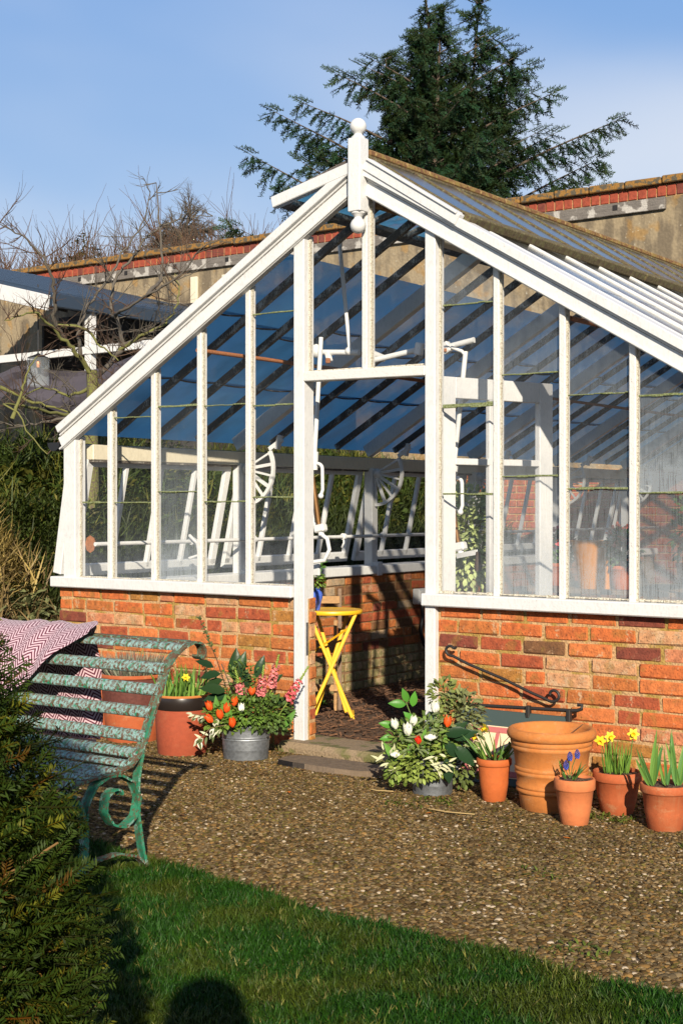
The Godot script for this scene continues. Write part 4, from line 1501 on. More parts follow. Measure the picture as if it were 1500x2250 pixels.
func moss_tree():
	var t := thing("mossy_fruit_tree", "leafless mossy old fruit tree with tangled yellow green limbs before the shelter", "tree")
	var q := MB.new()
	var V := func(a, b, c): return Vector3(a, b, c)
	var o := Vector3(-4.19, 1.45, -2.11)
	q.tube([o + Vector3(0, -0.2, 0), Vector3(-4.19, 1.95, -2.11), Vector3(-4.17, 2.29, -2.12), Vector3(-4.18, 2.46, -2.11)], [0.075, 0.06, 0.055, 0.045], 9)
	put("trunk", q, MT["bark"], t)
	var limbs := [
		[[-4.17,2.42,-2.12],[-4.18,2.57,-1.97],[-4.20,2.69,-1.81],[-4.20,2.79,-1.66],[-4.16,2.86,-1.53],[-4.17,2.85,-1.38],[-4.20,2.78,-1.22]],
		[[-4.17,2.36,-2.12],[-4.14,2.55,-2.29],[-4.14,2.67,-2.43],[-4.25,2.86,-2.50],[-4.38,3.00,-2.56],[-4.48,3.17,-2.64],[-4.51,3.39,-2.76],[-4.47,3.59,-2.94],[-4.44,3.79,-3.11],[-4.30,3.94,-3.35],[-4.15,3.99,-3.61]],
		[[-4.37,2.72,-1.98],[-4.34,2.84,-1.85],[-4.25,3.08,-1.76],[-4.20,3.25,-1.66],[-4.25,3.46,-1.47],[-4.33,3.56,-1.26]],
		[[-4.14,2.65,-2.40],[-3.93,2.76,-2.44],[-3.89,2.85,-2.62],[-3.88,2.98,-2.77],[-3.92,3.15,-2.89],[-4.03,3.37,-2.96]],
		[[-4.36,2.98,-2.54],[-4.04,2.95,-2.3],[-3.61,3.08,-2.23],[-3.33,3.21,-2.28],[-3.16,3.36,-2.26],[-2.92,3.44,-2.28]],
		[[-4.18,2.56,-1.99],[-4.36,2.83,-2.13],[-4.36,3.07,-2.28],[-4.32,3.28,-2.45],[-4.32,3.51,-2.61],[-4.25,3.84,-2.81],[-4.29,4.09,-2.92]],
		[[-4.36,2.82,-1.87],[-4.13,2.79,-2.00],[-3.95,2.64,-1.98],[-3.74,2.51,-1.98]],
		[[-3.66,3.06,-2.23],[-3.79,3.29,-2.54],[-3.89,3.69,-2.62],[-3.99,4.09,-2.69]],
		[[-4.16,2.05,-2.08],[-4.02,2.12,-1.00],[-3.90,2.05,-1.09],[-3.85,1.88,-1.12],[-3.73,1.72,-1.21]],
		[[-4.80,2.31,-1.67],[-4.68,2.22,-1.90],[-4.52,2.13,-2.17],[-4.19,2.04,-2.13]],
		[[-3.95,2.0,-1.05],[-3.90,2.17,-1.09],[-3.85,2.34,-1.12],[-3.79,2.48,-1.16]],
		[[-4.17,2.33,-2.12],[-4.43,2.26,-2.08],[-4.69,2.35,-2.04],[-4.96,2.24,-2.00]],
		[[-4.14,2.33,-2.14],[-3.80,2.39,-2.24],[-3.53,2.53,-2.28]],
		[[-4.14,2.70,-2.42],[-3.87,2.74,-2.48],[-3.74,2.79,-2.73],[-3.69,2.94,-2.91]],
		[[-4.18,2.2,-2.11],[-3.9,2.25,-2.0],[-3.7,2.15,-1.9],[-3.4,2.2,-1.8]],
		[[-4.18,2.1,-2.11],[-4.4,2.05,-1.9],[-4.7,2.0,-1.8],[-5.0,2.05,-1.7]]]
	for k in limbs.size():
		var pts := []
		for c in limbs[k]: pts.append(Vector3(c[0], c[1], c[2]))
		# smooth, then taper
		var cv := Curve3D.new()
		for i in pts.size():
			var tan: Vector3 = (pts[mini(i + 1, pts.size() - 1)] - pts[maxi(i - 1, 0)]) * 0.17
			cv.add_point(pts[i], -tan, tan)
		var sp := []
		var rad := []
		var m := pts.size() * 4
		for i in m + 1:
			sp.append(cv.sample_baked(cv.get_baked_length() * i / m) + Vector3(rr(-1, 1), rr(-1, 1), rr(-1, 1)) * 0.012)
			rad.append(lerpf(0.026 if k < 3 else 0.019, 0.004, pow(float(i) / m, 0.75)))
		q = MB.new()
		q.tube(sp, rad, 6)
		var lb := put("limb", q, MT["moss_twig" if k in [0, 3, 6, 8, 9, 10, 11, 12, 14] else "grey_twig"], t)
		q = MB.new()
		for i in range(2, m + 1):
			if R.randf() < 0.62:
				twigs(q, sp[i], Vector3(rr(-1, 1), rr(-0.4, 1.1), rr(-1, 1)), rr(0.14, 0.38), 0.0060, 1, 0.75, 0.1)
		put("twigs", q, MT["grey_twig" if k % 2 else "twig"], lb)

# ------------------------------------------------------------------ bank planting
func bank_cover():
	var st := []
	# leafy ground cover in four kinds, by height on the bank
	var shapes := []
	for k in 3:
		var m := MB.new()
		m.tint = true
		for i in 9:
			var g := rr(0.6, 1.25)
			m.col = Color(g, g, g)
			m.leaf(Vector3(rr(-0.06, 0.06), rr(-0.02, 0.05), rr(-0.06, 0.06)), Vector3(rr(-1, 1), rr(0.1, 1.0), rr(-1, 1)), Vector3(rr(-0.4, 0.4), 1, rr(-0.4, 0.4)), rr(0.04, 0.075), rr(0.02, 0.035), 0.6, 3)
		shapes.append(m.mesh())
	var grass := MB.new()
	grass.tint = true
	for i in 16:
		var g := rr(0.6, 1.3)
		grass.col = Color(g, g, g)
		grass.leaf(Vector3(rr(-0.05, 0.05), 0, rr(-0.05, 0.05)), Vector3(rr(-0.7, 0.7), 1, rr(-0.7, 0.7)), Vector3(rr(-1, 1), 0.2, rr(-1, 1)), rr(0.14, 0.3), 0.008, rr(0.5, 1.8), 4)
	shapes.append(grass.mesh())
	var bx := [[], [], [], []]
	var bc := [[], [], [], []]
	for i in 32000:
		var x := rr(-6.2, -2.45)
		var z := rr(-8.7, 2.2)
		if z > 0.6 and x > -2.6: continue
		if x < -6.5 and z < -3.8: continue
		var y := bank_y(x, z)
		var h := y + rr(-0.18, 0.18)
		var k := R.randi() % 3
		var c: Color
		var g := rr(0.55, 1.25)
		if h > 1.02:
			c = Color(0.046, 0.070, 0.014) * g if R.randf() < 0.7 else Color(0.11, 0.11, 0.02) * g
			if R.randf() < 0.05: k = 3
		elif h > 0.70 and z > -0.9:
			k = 3 if R.randf() < 0.7 else k
			c = (Color(0.30, 0.22, 0.07) if k == 3 else Color(0.09, 0.10, 0.022)) * g
		elif h > 0.34 and z > -1.0:
			c = Color(0.16, 0.175, 0.075) * g
			if R.randf() < 0.08:
				k = 3
				c = Color(0.20, 0.14, 0.06) * g
		else:
			if z < -1.0:
				c = Color(0.04, 0.055, 0.014) * g
			elif R.randf() < 0.55: continue
			if z >= -1.0: c = Color(0.075, 0.045, 0.02) * g
			if R.randf() < 0.2: k = 3
		var s := rr(0.9, 1.7) if h > 0.4 else rr(0.6, 1.0)
		bx[k].append(Transform3D(rb(0.4, s), Vector3(x, y + rr(-0.02, 0.10), z)))
		bc[k].append(c)
	var root := thing("bank_planting", "tangled ground cover and straw coloured grass on the bank left of the greenhouse", "ground cover")
	root.set_meta("kind", "stuff")
	for k in 4:
		many("ground_cover" if k < 3 else "dry_grass", shapes[k], MT["leaf"], bx[k], bc[k], root)
	# two shrubs that stand up from the bank
	for s in [[-4.7, 0.25, "dense dark green shrub at the top of the bank left of the corner post", 0.75], [-4.05, -1.3, "rounded olive green shrub on the bank behind the corner post", 0.6], [-5.1, -3.4, "broad dark shrub on the bank seen through the side windows", 0.8]]:
		var th := thing("bank_shrub", s[2], "shrub", Vector3(s[0], bank_y(s[0], s[1]), s[1]))
		var m := MB.new()
		m.tint = true
		for k in 3600:
			var an := rr(0, TAU)
			var e := rr(-0.2, 1.5)
			var r := pow(R.randf(), 0.35) * (1.0 + 0.16 * sin(an * 4.0 + e * 3.0) + 0.10 * sin(an * 9.0))
			var p = Vector3(cos(an) * cos(e), sin(e) * 0.65, sin(an) * cos(e)) * r * s[3]
			var g := rr(0.5, 1.35)
			m.col = Color(0.040 * g, 0.056 * g, 0.012 * g) if R.randf() < 0.85 else Color(0.10, 0.09, 0.02) * g
			m.leaf(p, p + Vector3(rr(-0.6, 0.6), rr(-0.2, 0.7), rr(-0.6, 0.6)), Vector3(rr(-0.4, 0.4), 1, rr(-0.4, 0.4)), rr(0.04, 0.065), 0.022, 0.5, 2)
		put("foliage", m, MT["leaf"], th)
	var pl := thing("strap_leaved_plant", "small bright green tuft of strap leaves at the foot of the corner brickwork", "plant", Vector3(-2.62, bank_y(-2.62, -0.15) + 0.36, -0.15))
	var m := MB.new()
	m.tint = true
	for k in 30:
		var an := rr(0, TAU)
		m.col = Color(0.03, 0.10, 0.025) * rr(0.6, 1.4)
		m.leaf(Vector3(rr(-0.03, 0.03), -0.15, rr(-0.03, 0.03)), Vector3(cos(an), rr(0.5, 1.6), sin(an)), Vector3.UP, rr(0.16, 0.28), 0.022, 1.0, 4)
	put("leaves", m, MT["leaf"], pl)

func yew():
	var t := thing("yew_bush", "dark green yew bush with fine needles in the left foreground", "bush", Vector3(2.256, 0, 4.962))
	var prof := [[0.0, 0.55], [0.40, 0.54], [0.60, 0.52], [0.76, 0.50], [0.835, 0.475], [0.958, 0.435], [1.05, 0.39], [1.156, 0.345], [1.30, 0.31], [1.45, 0.32], [1.62, 0.30], [1.74, 0.18], [1.80, 0.03]]
	var rad := func(h: float) -> float:
		for i in prof.size() - 1:
			if h <= prof[i + 1][0]:
				return lerpf(prof[i][1], prof[i + 1][1], (h - prof[i][0]) / (prof[i + 1][0] - prof[i][0]))
		return 0.04
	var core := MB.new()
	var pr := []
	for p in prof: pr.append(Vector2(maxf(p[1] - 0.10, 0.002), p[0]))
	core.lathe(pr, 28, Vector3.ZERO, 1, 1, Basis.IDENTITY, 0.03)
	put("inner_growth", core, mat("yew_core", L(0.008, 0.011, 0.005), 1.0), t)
	var br := MB.new()
	for k in 90:
		var an := rr(0, TAU)
		var h := rr(0.05, 1.6)
		var r: float = rad.call(h)
		var o := Vector3(cos(an), 0, sin(an))
		br.tube([o * r * 0.55 + Vector3(0, h - 0.12, 0), o * r * 0.85 + Vector3(0, h - 0.02, 0), o * (r + 0.05) + Vector3(0, h + 0.06, 0)], [0.007, 0.005, 0.002], 4, false)
	put("twigs", br, mat("yew_twig", L(0.16, 0.085, 0.025), 0.8), t)
	var sp := []
	for k in 4:
		sp.append(spray_mesh(26 if k < 2 else 34, rr(0.06, 0.085) if k < 2 else rr(0.05, 0.065), 0.020, 0.0032, k < 2))
	var xf := [[], [], [], []]
	var cols := [[], [], [], []]
	for i in 17000:
		# thickest on the side towards the path and the lawn
		var an := rr(0, TAU) if i < 10000 else rr(-0.9, 2.3)
		var h := rr(0.0, 1.78) if i < 12000 else rr(0.0, 1.35)
		var lay_ := R.randf()
		var bump := 0.035 * sin(an * 7.0 + h * 9.0) + 0.03 * sin(an * 13.0 - h * 21.0)
		var r: float = rad.call(h) - 0.11 * lay_ * lay_ + bump * 0.7
		if r < 0.03: r = 0.03
		var o := Vector3(cos(an), 0, sin(an))
		var d := o * rr(0.5, 1.2) + Vector3(rr(-0.6, 0.6), rr(-0.15, 1.1), rr(-0.6, 0.6))
		var k := R.randi() % 4
		xf[k].append(Transform3D(facing(d, rr(0, TAU), rr(0.7, 1.15)), o * r + Vector3(0, h, 0)))
		var g := rr(0.5, 1.2)
		var c := Color(0.024 * g, 0.042 * g, 0.006 * g)
		var q := R.randf()
		if q < 0.12: c = Color(0.095, 0.10, 0.011) * g
		elif q < 0.145: c = Color(0.12, 0.07, 0.016) * g
		cols[k].append(c)
	for k in 4:
		many("foliage", sp[k], MT["needle"], xf[k], cols[k], t)

# ------------------------------------------------------------------ bench and blanket
const BACK := [[2.125, 0.772], [2.108, 0.755], [2.090, 0.770], [2.094, 0.800], [2.118, 0.820], [2.150, 0.824], [2.200, 0.812], [2.250, 0.785], [2.292, 0.745], [2.329, 0.664], [2.370, 0.586], [2.406, 0.502], [2.435, 0.450], [2.480, 0.412], [2.55, 0.394], [2.65, 0.392], [2.74, 0.386], [2.79, 0.365], [2.805, 0.335]]
const BX0 := -0.82
const BX1 := 0.717

func yz(x: float, list: Array) -> Array:
	var o := []
	for p in list: o.append(Vector3(x, p[1], p[0]))
	return o

func smooth_path(pts: Array, per := 4) -> Array:
	var cv := Curve3D.new()
	for i in pts.size():
		var tg: Vector3 = (pts[mini(i + 1, pts.size() - 1)] - pts[maxi(i - 1, 0)]) * 0.16
		cv.add_point(pts[i], -tg, tg)
	var o := []
	var m := (pts.size() - 1) * per
	for i in m + 1: o.append(cv.sample_baked(cv.get_baked_length() * i / m))
	return o

func bench():
	var g := thing("garden_bench", "old wrought iron garden bench with flaking turquoise and green slats", "bench")
	for x in [BX1, BX0]:
		var q := MB.new()
		q.strap(smooth_path(yz(x, BACK)), Vector3(1, 0, 0), 0.042, 0.009)
		put("end_strap", q, MT["strap_rust"], g)
		q = MB.new()
		q.strap(smooth_path(yz(x - 0.002, [[2.362, 0.60], [2.400, 0.515], [2.432, 0.42], [2.449, 0.341], [2.446, 0.22], [2.424, 0.10], [2.389, -0.01]])), Vector3(1, 0, 0.25), 0.040, 0.010)
		put("leg", q, MT["strap"], g)
		q = MB.new()
		q.strap(smooth_path(yz(x, [[2.80, 0.36], [2.765, 0.345], [2.725, 0.29], [2.705, 0.20], [2.71, 0.10], [2.73, -0.01]])), Vector3(1, 0, 0), 0.040, 0.010)
		put("leg", q, MT["strap"], g)
		q = MB.new()
		q.strap(smooth_path(yz(x, [[2.712, 0.22], [2.70, 0.31], [2.66, 0.365], [2.60, 0.387], [2.54, 0.383], [2.475, 0.348], [2.443, 0.285], [2.462, 0.222], [2.52, 0.194], [2.578, 0.212], [2.614, 0.262], [2.607, 0.316], [2.572, 0.338], [2.540, 0.330], [2.532, 0.312]])), Vector3(1, 0, 0), 0.040, 0.008)
		put("scroll", q, MT["strap"], g)
		q = MB.new()
		q.strap(smooth_path(yz(x, [[2.392, 0.02], [2.45, 0.075], [2.55, 0.105], [2.65, 0.10], [2.712, 0.07]])), Vector3(1, 0, 0), 0.03, 0.008)
		put("stretcher", q, MT["strap_rust"], g)
	# slats: half round bars riveted across the straps
	var path := smooth_path(yz(0.0, BACK), 6)
	var tot := 0.0
	for i in path.size() - 1: tot += path[i].distance_to(path[i + 1])
	var at_z := [[2.215, 0.806], [2.298, 0.735], [2.331, 0.660], [2.371, 0.583], [2.407, 0.500], [2.442, 0.443], [2.492, 0.410], [2.56, 0.394], [2.63, 0.393], [2.70, 0.390], [2.765, 0.378]]
	for k in at_z.size():
		var best := 0
		var want := Vector3(0, at_z[k][1], at_z[k][0])
		for i in path.size():
			if path[i].distance_to(want) < path[best].distance_to(want): best = i
		var d: Vector3 = (path[mini(best + 1, path.size() - 1)] - path[maxi(best - 1, 0)]).normalized()
		var nn := Vector3(1, 0, 0).cross(d)
		if nn.y + nn.z < 0: nn = -nn
		var q := MB.new()
		var prev := []
		var segs := 6
		var x0 := BX0 - 0.01
		var x1 := BX1 + 0.004
		var ring := []
		for j in segs + 1:
			var a := PI * j / segs
			var off := -d * cos(a) * 0.023 + nn * (sin(a) * 0.013 + 0.004)
			var nr := (-d * cos(a) * 0.6 + nn * sin(a)).normalized()
			ring.append([want + off, nr])
		for j in segs:
			var A = ring[j]
			var B = ring[j + 1]
			var xx := Vector3(1, 0, 0)
			q.tri(A[0] + xx * x0, A[0] + xx * x1, B[0] + xx * x1, A[1], A[1], B[1])
			q.tri(A[0] + xx * x0, B[0] + xx * x1, B[0] + xx * x0, A[1], B[1], B[1])
			q.tri(want + xx * x1, A[0] + xx * x1, B[0] + xx * x1, xx, xx, xx)
			q.tri(want + xx * x0, A[0] + xx * x0, B[0] + xx * x0, -xx, -xx, -xx)
		var e0: Vector3 = ring[0][0]
		var e1: Vector3 = ring[segs][0]
		q.quad(e0 + Vector3(x0, 0, 0), e0 + Vector3(x1, 0, 0), e1 + Vector3(x1, 0, 0), e1 + Vector3(x0, 0, 0), -nn)
		put("slat", q, MT["slat"], g)
	var q := MB.new()
	q.bb(Vector3(BX0, 0.815, 2.128), Vector3(BX1 - 0.02, 0.829, 2.165), 0.003)
	put("top_rail", q, MT["strap_rust"], g)

func blanket():
	var g := thing("herringbone_blanket", "maroon and pale pink herringbone wool blanket draped over the bench back", "blanket")
	var q := MB.new()
	# path from the hem behind, over the top, down the front
	var raw := [[2.035, 0.375], [2.03, 0.50], [2.035, 0.65], [2.045, 0.76], [2.065, 0.825], [2.11, 0.85], [2.16, 0.848], [2.21, 0.836], [2.265, 0.802], [2.318, 0.748], [2.356, 0.658], [2.394, 0.583], [2.430, 0.508], [2.462, 0.455]]
	var path := smooth_path(yz(0.0, raw), 4)
	var n := path.size()
	var edge := func(i: int) -> float:
		var p: Vector3 = path[i]
		if p.z < 2.06: return 0.085 + 0.006 * sin(p.y * 30.0)
		if p.y > 0.825: return lerpf(0.10, 0.26, clampf((p.z - 2.06) / 0.12, 0, 1))
		return lerpf(-0.13, 0.27, clampf((p.y - 0.47) / 0.36, 0, 1)) + 0.008 * sin(p.y * 40.0)
	var len_ := 0.0
	var rows := []
	var cols := 36
	for i in n:
		if i > 0: len_ += path[i].distance_to(path[i - 1])
		var row := []
		var xr: float = edge.call(i)
		var d: Vector3 = (path[mini(i + 1, n - 1)] - path[maxi(i - 1, 0)]).normalized()
		var nn := d.cross(Vector3(1, 0, 0))
		for j in cols + 1:
			var f := float(j) / cols
			var x := lerpf(-0.80, xr, f)
			var w := 0.010 * sin(x * 17.0 + len_ * 3.0) + 0.006 * sin(x * 31.0 - len_ * 7.0)
			var fold := 0.018 * exp(-pow((1.0 - f) * 14.0, 2.0))
			row.append([path[i] + Vector3(x, 0, 0) + nn * (absf(w) + fold + 0.005), Vector2(x * 0.94 + len_ * 0.34, len_ * 0.94 - x * 0.34) / 0.28])
		rows.append(row)
	for i in n - 1:
		for j in cols:
			var A = rows[i][j]; var B = rows[i][j + 1]; var C = rows[i + 1][j + 1]; var D = rows[i + 1][j]
			var fn := func(ii: int, jj: int) -> Vector3:
				var a: Vector3 = rows[ii][mini(jj + 1, cols)][0] - rows[ii][maxi(jj - 1, 0)][0]
				var b: Vector3 = rows[mini(ii + 1, n - 1)][jj][0] - rows[maxi(ii - 1, 0)][jj][0]
				return a.cross(b).normalized()
			var na: Vector3 = fn.call(i, j); var nb: Vector3 = fn.call(i, j + 1); var nc: Vector3 = fn.call(i + 1, j + 1); var nd: Vector3 = fn.call(i + 1, j)
			q.tri(A[0], B[0], C[0], na, nb, nc, A[1], B[1], C[1])
			q.tri(A[0], C[0], D[0], na, nc, nd, A[1], C[1], D[1])
	put("woven_cloth", q, MT["wool"], g)
	q = MB.new()
	for j in 230:
		var x := lerpf(-0.80, 0.085, j / 229.0)
		q.tube([Vector3(x, 0.378, 2.032), Vector3(x + rr(-0.004, 0.004), 0.352, 2.030 + rr(-0.004, 0.004)), Vector3(x + rr(-0.012, 0.016), 0.326, 2.028 + rr(-0.01, 0.01))], 0.0016, 3, false)
	put("fringe", q, MT["fringe"], g)

# ------------------------------------------------------------------ flowers
func blade(m: MB, p: Vector3, d: Vector3, ln: float, w: float, bend: float, c: Color):
	m.col = c
	m.leaf(p, d, Vector3(rr(-1, 1), 0.2, rr(-1, 1)), ln, w, bend, 5, 0.35, 0.35)

func stem(m: MB, a: Vector3, b: Vector3, r: float, c: Color):
	m.col = c
	m.tube([a, a.lerp(b, 0.5) + Vector3(rr(-0.01, 0.01), 0, rr(-0.01, 0.01)), b], r, 5, false)

func daffodil(parent: Node, foot: Vector3, head: Vector3, face: Vector3, s := 1.0):
	var m := MB.new()
	m.tint = true
	stem(m, foot, head - face.normalized() * 0.012 * s, 0.0022, Color(0.08, 0.17, 0.03))
	var f := face.normalized()
	var u := f.cross(Vector3.UP).normalized()
	var v := u.cross(f)
	for k in 6:
		var a := TAU * k / 6
		m.col = Color(0.82, 0.60, 0.03) * rr(0.9, 1.05)
		m.leaf(head, u * cos(a) + v * sin(a) + f * 0.15, f, 0.027 * s, 0.017 * s, 0.25, 4, 0.1, 0.45)
	m.col = Color(0.84, 0.50, 0.012)
	m.lathe([Vector2(0.003 * s, 0), Vector2(0.006 * s, 0.008 * s), Vector2(0.007 * s, 0.016 * s), Vector2(0.010 * s, 0.022 * s), Vector2(0.0085 * s, 0.021 * s), Vector2(0.001, 0.006 * s)], 9, head, 1, 1, facing(f))
	put("daffodil", m, MT["petal"], parent)

func tulip(parent: Node, called: String, foot: Vector3, head: Vector3, s: float, c: Color, lean := Vector3.UP, open := 0.0):
	var m := MB.new()
	m.tint = true
	stem(m, foot, head, 0.003, Color(0.13, 0.24, 0.05))
	var bs := facing(lean, rr(0, TAU))
	for k in 6:
		var a := TAU * k / 6
		var o := bs * Vector3(cos(a), 0, sin(a))
		m.col = c * (0.82 if k % 2 else 1.0) * rr(0.9, 1.05)
		m.leaf(head + o * 0.006 * s, (lean.normalized() + o * (0.62 + open)).normalized(), o, 0.054 * s, 0.028 * s, 0.88 - open * 0.6, 6, -0.35, 0.36)
	put(called, m, MT["petal"], parent)

func ranunculus(parent: Node, foot: Vector3, head: Vector3, s: float):
	var m := MB.new()
	m.tint = true
	stem(m, foot, head, 0.0025, Color(0.12, 0.22, 0.05))
	for k in 26:
		var a := 2.4 * k
		var f := k / 26.0
		var o := Vector3(cos(a), 0, sin(a))
		m.col = Color(0.80, 0.80, 0.72) * rr(0.88, 1.0)
		m.leaf(head + o * 0.018 * s * (1 - f), (Vector3.UP * (0.35 + f * 1.6) + o).normalized(), o, 0.022 * s, 0.024 * s, 1.5, 4, -0.3, 0.5)
	m.col = Color(0.76, 0.77, 0.68)
	m.ball(head + Vector3(0, 0.006, 0) * s, 0.015 * s, 0.9, 10, 6)
	put("ranunculus", m, MT["petal"], parent)

func snapdragon(parent: Node, foot: Vector3, tip: Vector3, pinks: int, c: Color):
	var m := MB.new()
	m.tint = true
	stem(m, foot, tip, 0.0035, Color(0.20, 0.28, 0.05))
	var ax := (tip - foot).normalized()
	var n := 40
	for k in n:
		var f := k / float(n)
		var p := foot.lerp(tip, 0.42 + 0.58 * f)
		var a := 2.4 * k
		var b := facing(ax, a)
		var o := b * Vector3(1, 0, 0)
		var low := f < pinks / 10.0
		var s := lerpf(1.0, 0.32, f)
		if low:
			for j in 5:
				m.col = c * rr(0.75, 1.1)
				m.leaf(p + o * 0.008, (o + b * Vector3(rr(-0.2, 0.5), rr(-0.5, 0.7), rr(-0.9, 0.9))).normalized(), ax + o * 0.2, 0.027 * s, 0.027 * s, rr(0.5, 1.6), 4, 0.2, 0.55, 0.12)
		else:
			m.col = Color(0.26, 0.36, 0.06) * rr(0.8, 1.2)
			m.ball(p + o * 0.007 * s, 0.0052 * s + 0.0016, 1.2, 5, 4)
			m.leaf(p, (o + ax * 0.8).normalized(), ax, 0.018 * s + 0.004, 0.007, 0.5, 3)
	put("snapdragon", m, MT["petal"], parent)

func big_leaf(parent: Node, p: Vector3, d: Vector3, up: Vector3, ln: float, w: float, c: Color, bend := 0.5, mt := "gloss", wavy := 0.0):
	var m := MB.new()
	m.tint = true
	m.col = c
	m.leaf(p, d, up, ln, w, bend, 8, 0.28, 0.42, wavy)
	m.col = c * 1.5
	put("leaf", m, MT[mt], parent)

func clump(m: MB, c: Vector3, r: Vector3, n: int, ln: float, w: float, tone: Color, droop := 0.3):
	for k in n:
		var a := rr(0, TAU)
		var e := asin(rr(-0.9, 1.0))
		var s := pow(R.randf(), 0.3)
		var o := Vector3(cos(a) * cos(e), sin(e), sin(a) * cos(e))
		var p := c + Vector3(o.x * r.x, o.y * r.y, o.z * r.z) * s
		var g := rr(0.55, 1.3)
		m.col = tone * g
		var d := (o + Vector3(rr(-0.7, 0.7), rr(-0.5, 0.6) - droop * 0.3, rr(-0.7, 0.7))).normalized()
		m.leaf(p, d, Vector3(rr(-0.5, 0.5), 1, rr(0.0, 0.9)), ln * rr(0.6, 1.15), w * rr(0.7, 1.1), 0.6, 4, 0.25, 0.5)
		if R.randf() < 0.16:
			m.col = Color(0.10, 0.10, 0.03)
			m.tube([c + (p - c) * 0.4, p], 0.0014, 3, false)

func tub(g: Node, rx: float, rz: float, h: float):
	var q := MB.new()
	var e := rx
	q.lathe([Vector2(0.001, 0.004), Vector2(e * 0.86, 0.0), Vector2(e * 0.875, 0.012), Vector2(e * 0.92, h * 0.55), Vector2(e * 0.945, h * 0.57), Vector2(e * 0.945, h * 0.60), Vector2(e * 0.925, h * 0.62), Vector2(e * 0.945, h * 0.64), Vector2(e * 0.945, h * 0.67), Vector2(e * 0.93, h * 0.69), Vector2(e, h), Vector2(e * 1.03, h + 0.004), Vector2(e * 1.03, h - 0.006), Vector2(e * 0.97, h - 0.01), Vector2(e * 0.9, h * 0.3)], 36, Vector3.ZERO, 1.0, rz / rx)
	put("tub", q, MT["zinc"], g)
	q = MB.new()
	for s in [-1.0, 1.0]:
		var pts := []
		for k in 9:
			var a := PI * k / 8.0
			pts.append(Vector3(s * (e * 1.0 + sin(a) * 0.035), h * 0.82, cos(a) * 0.035))
		q.tube(pts, 0.004, 6)
	put("handle", q, MT["zinc"], g)

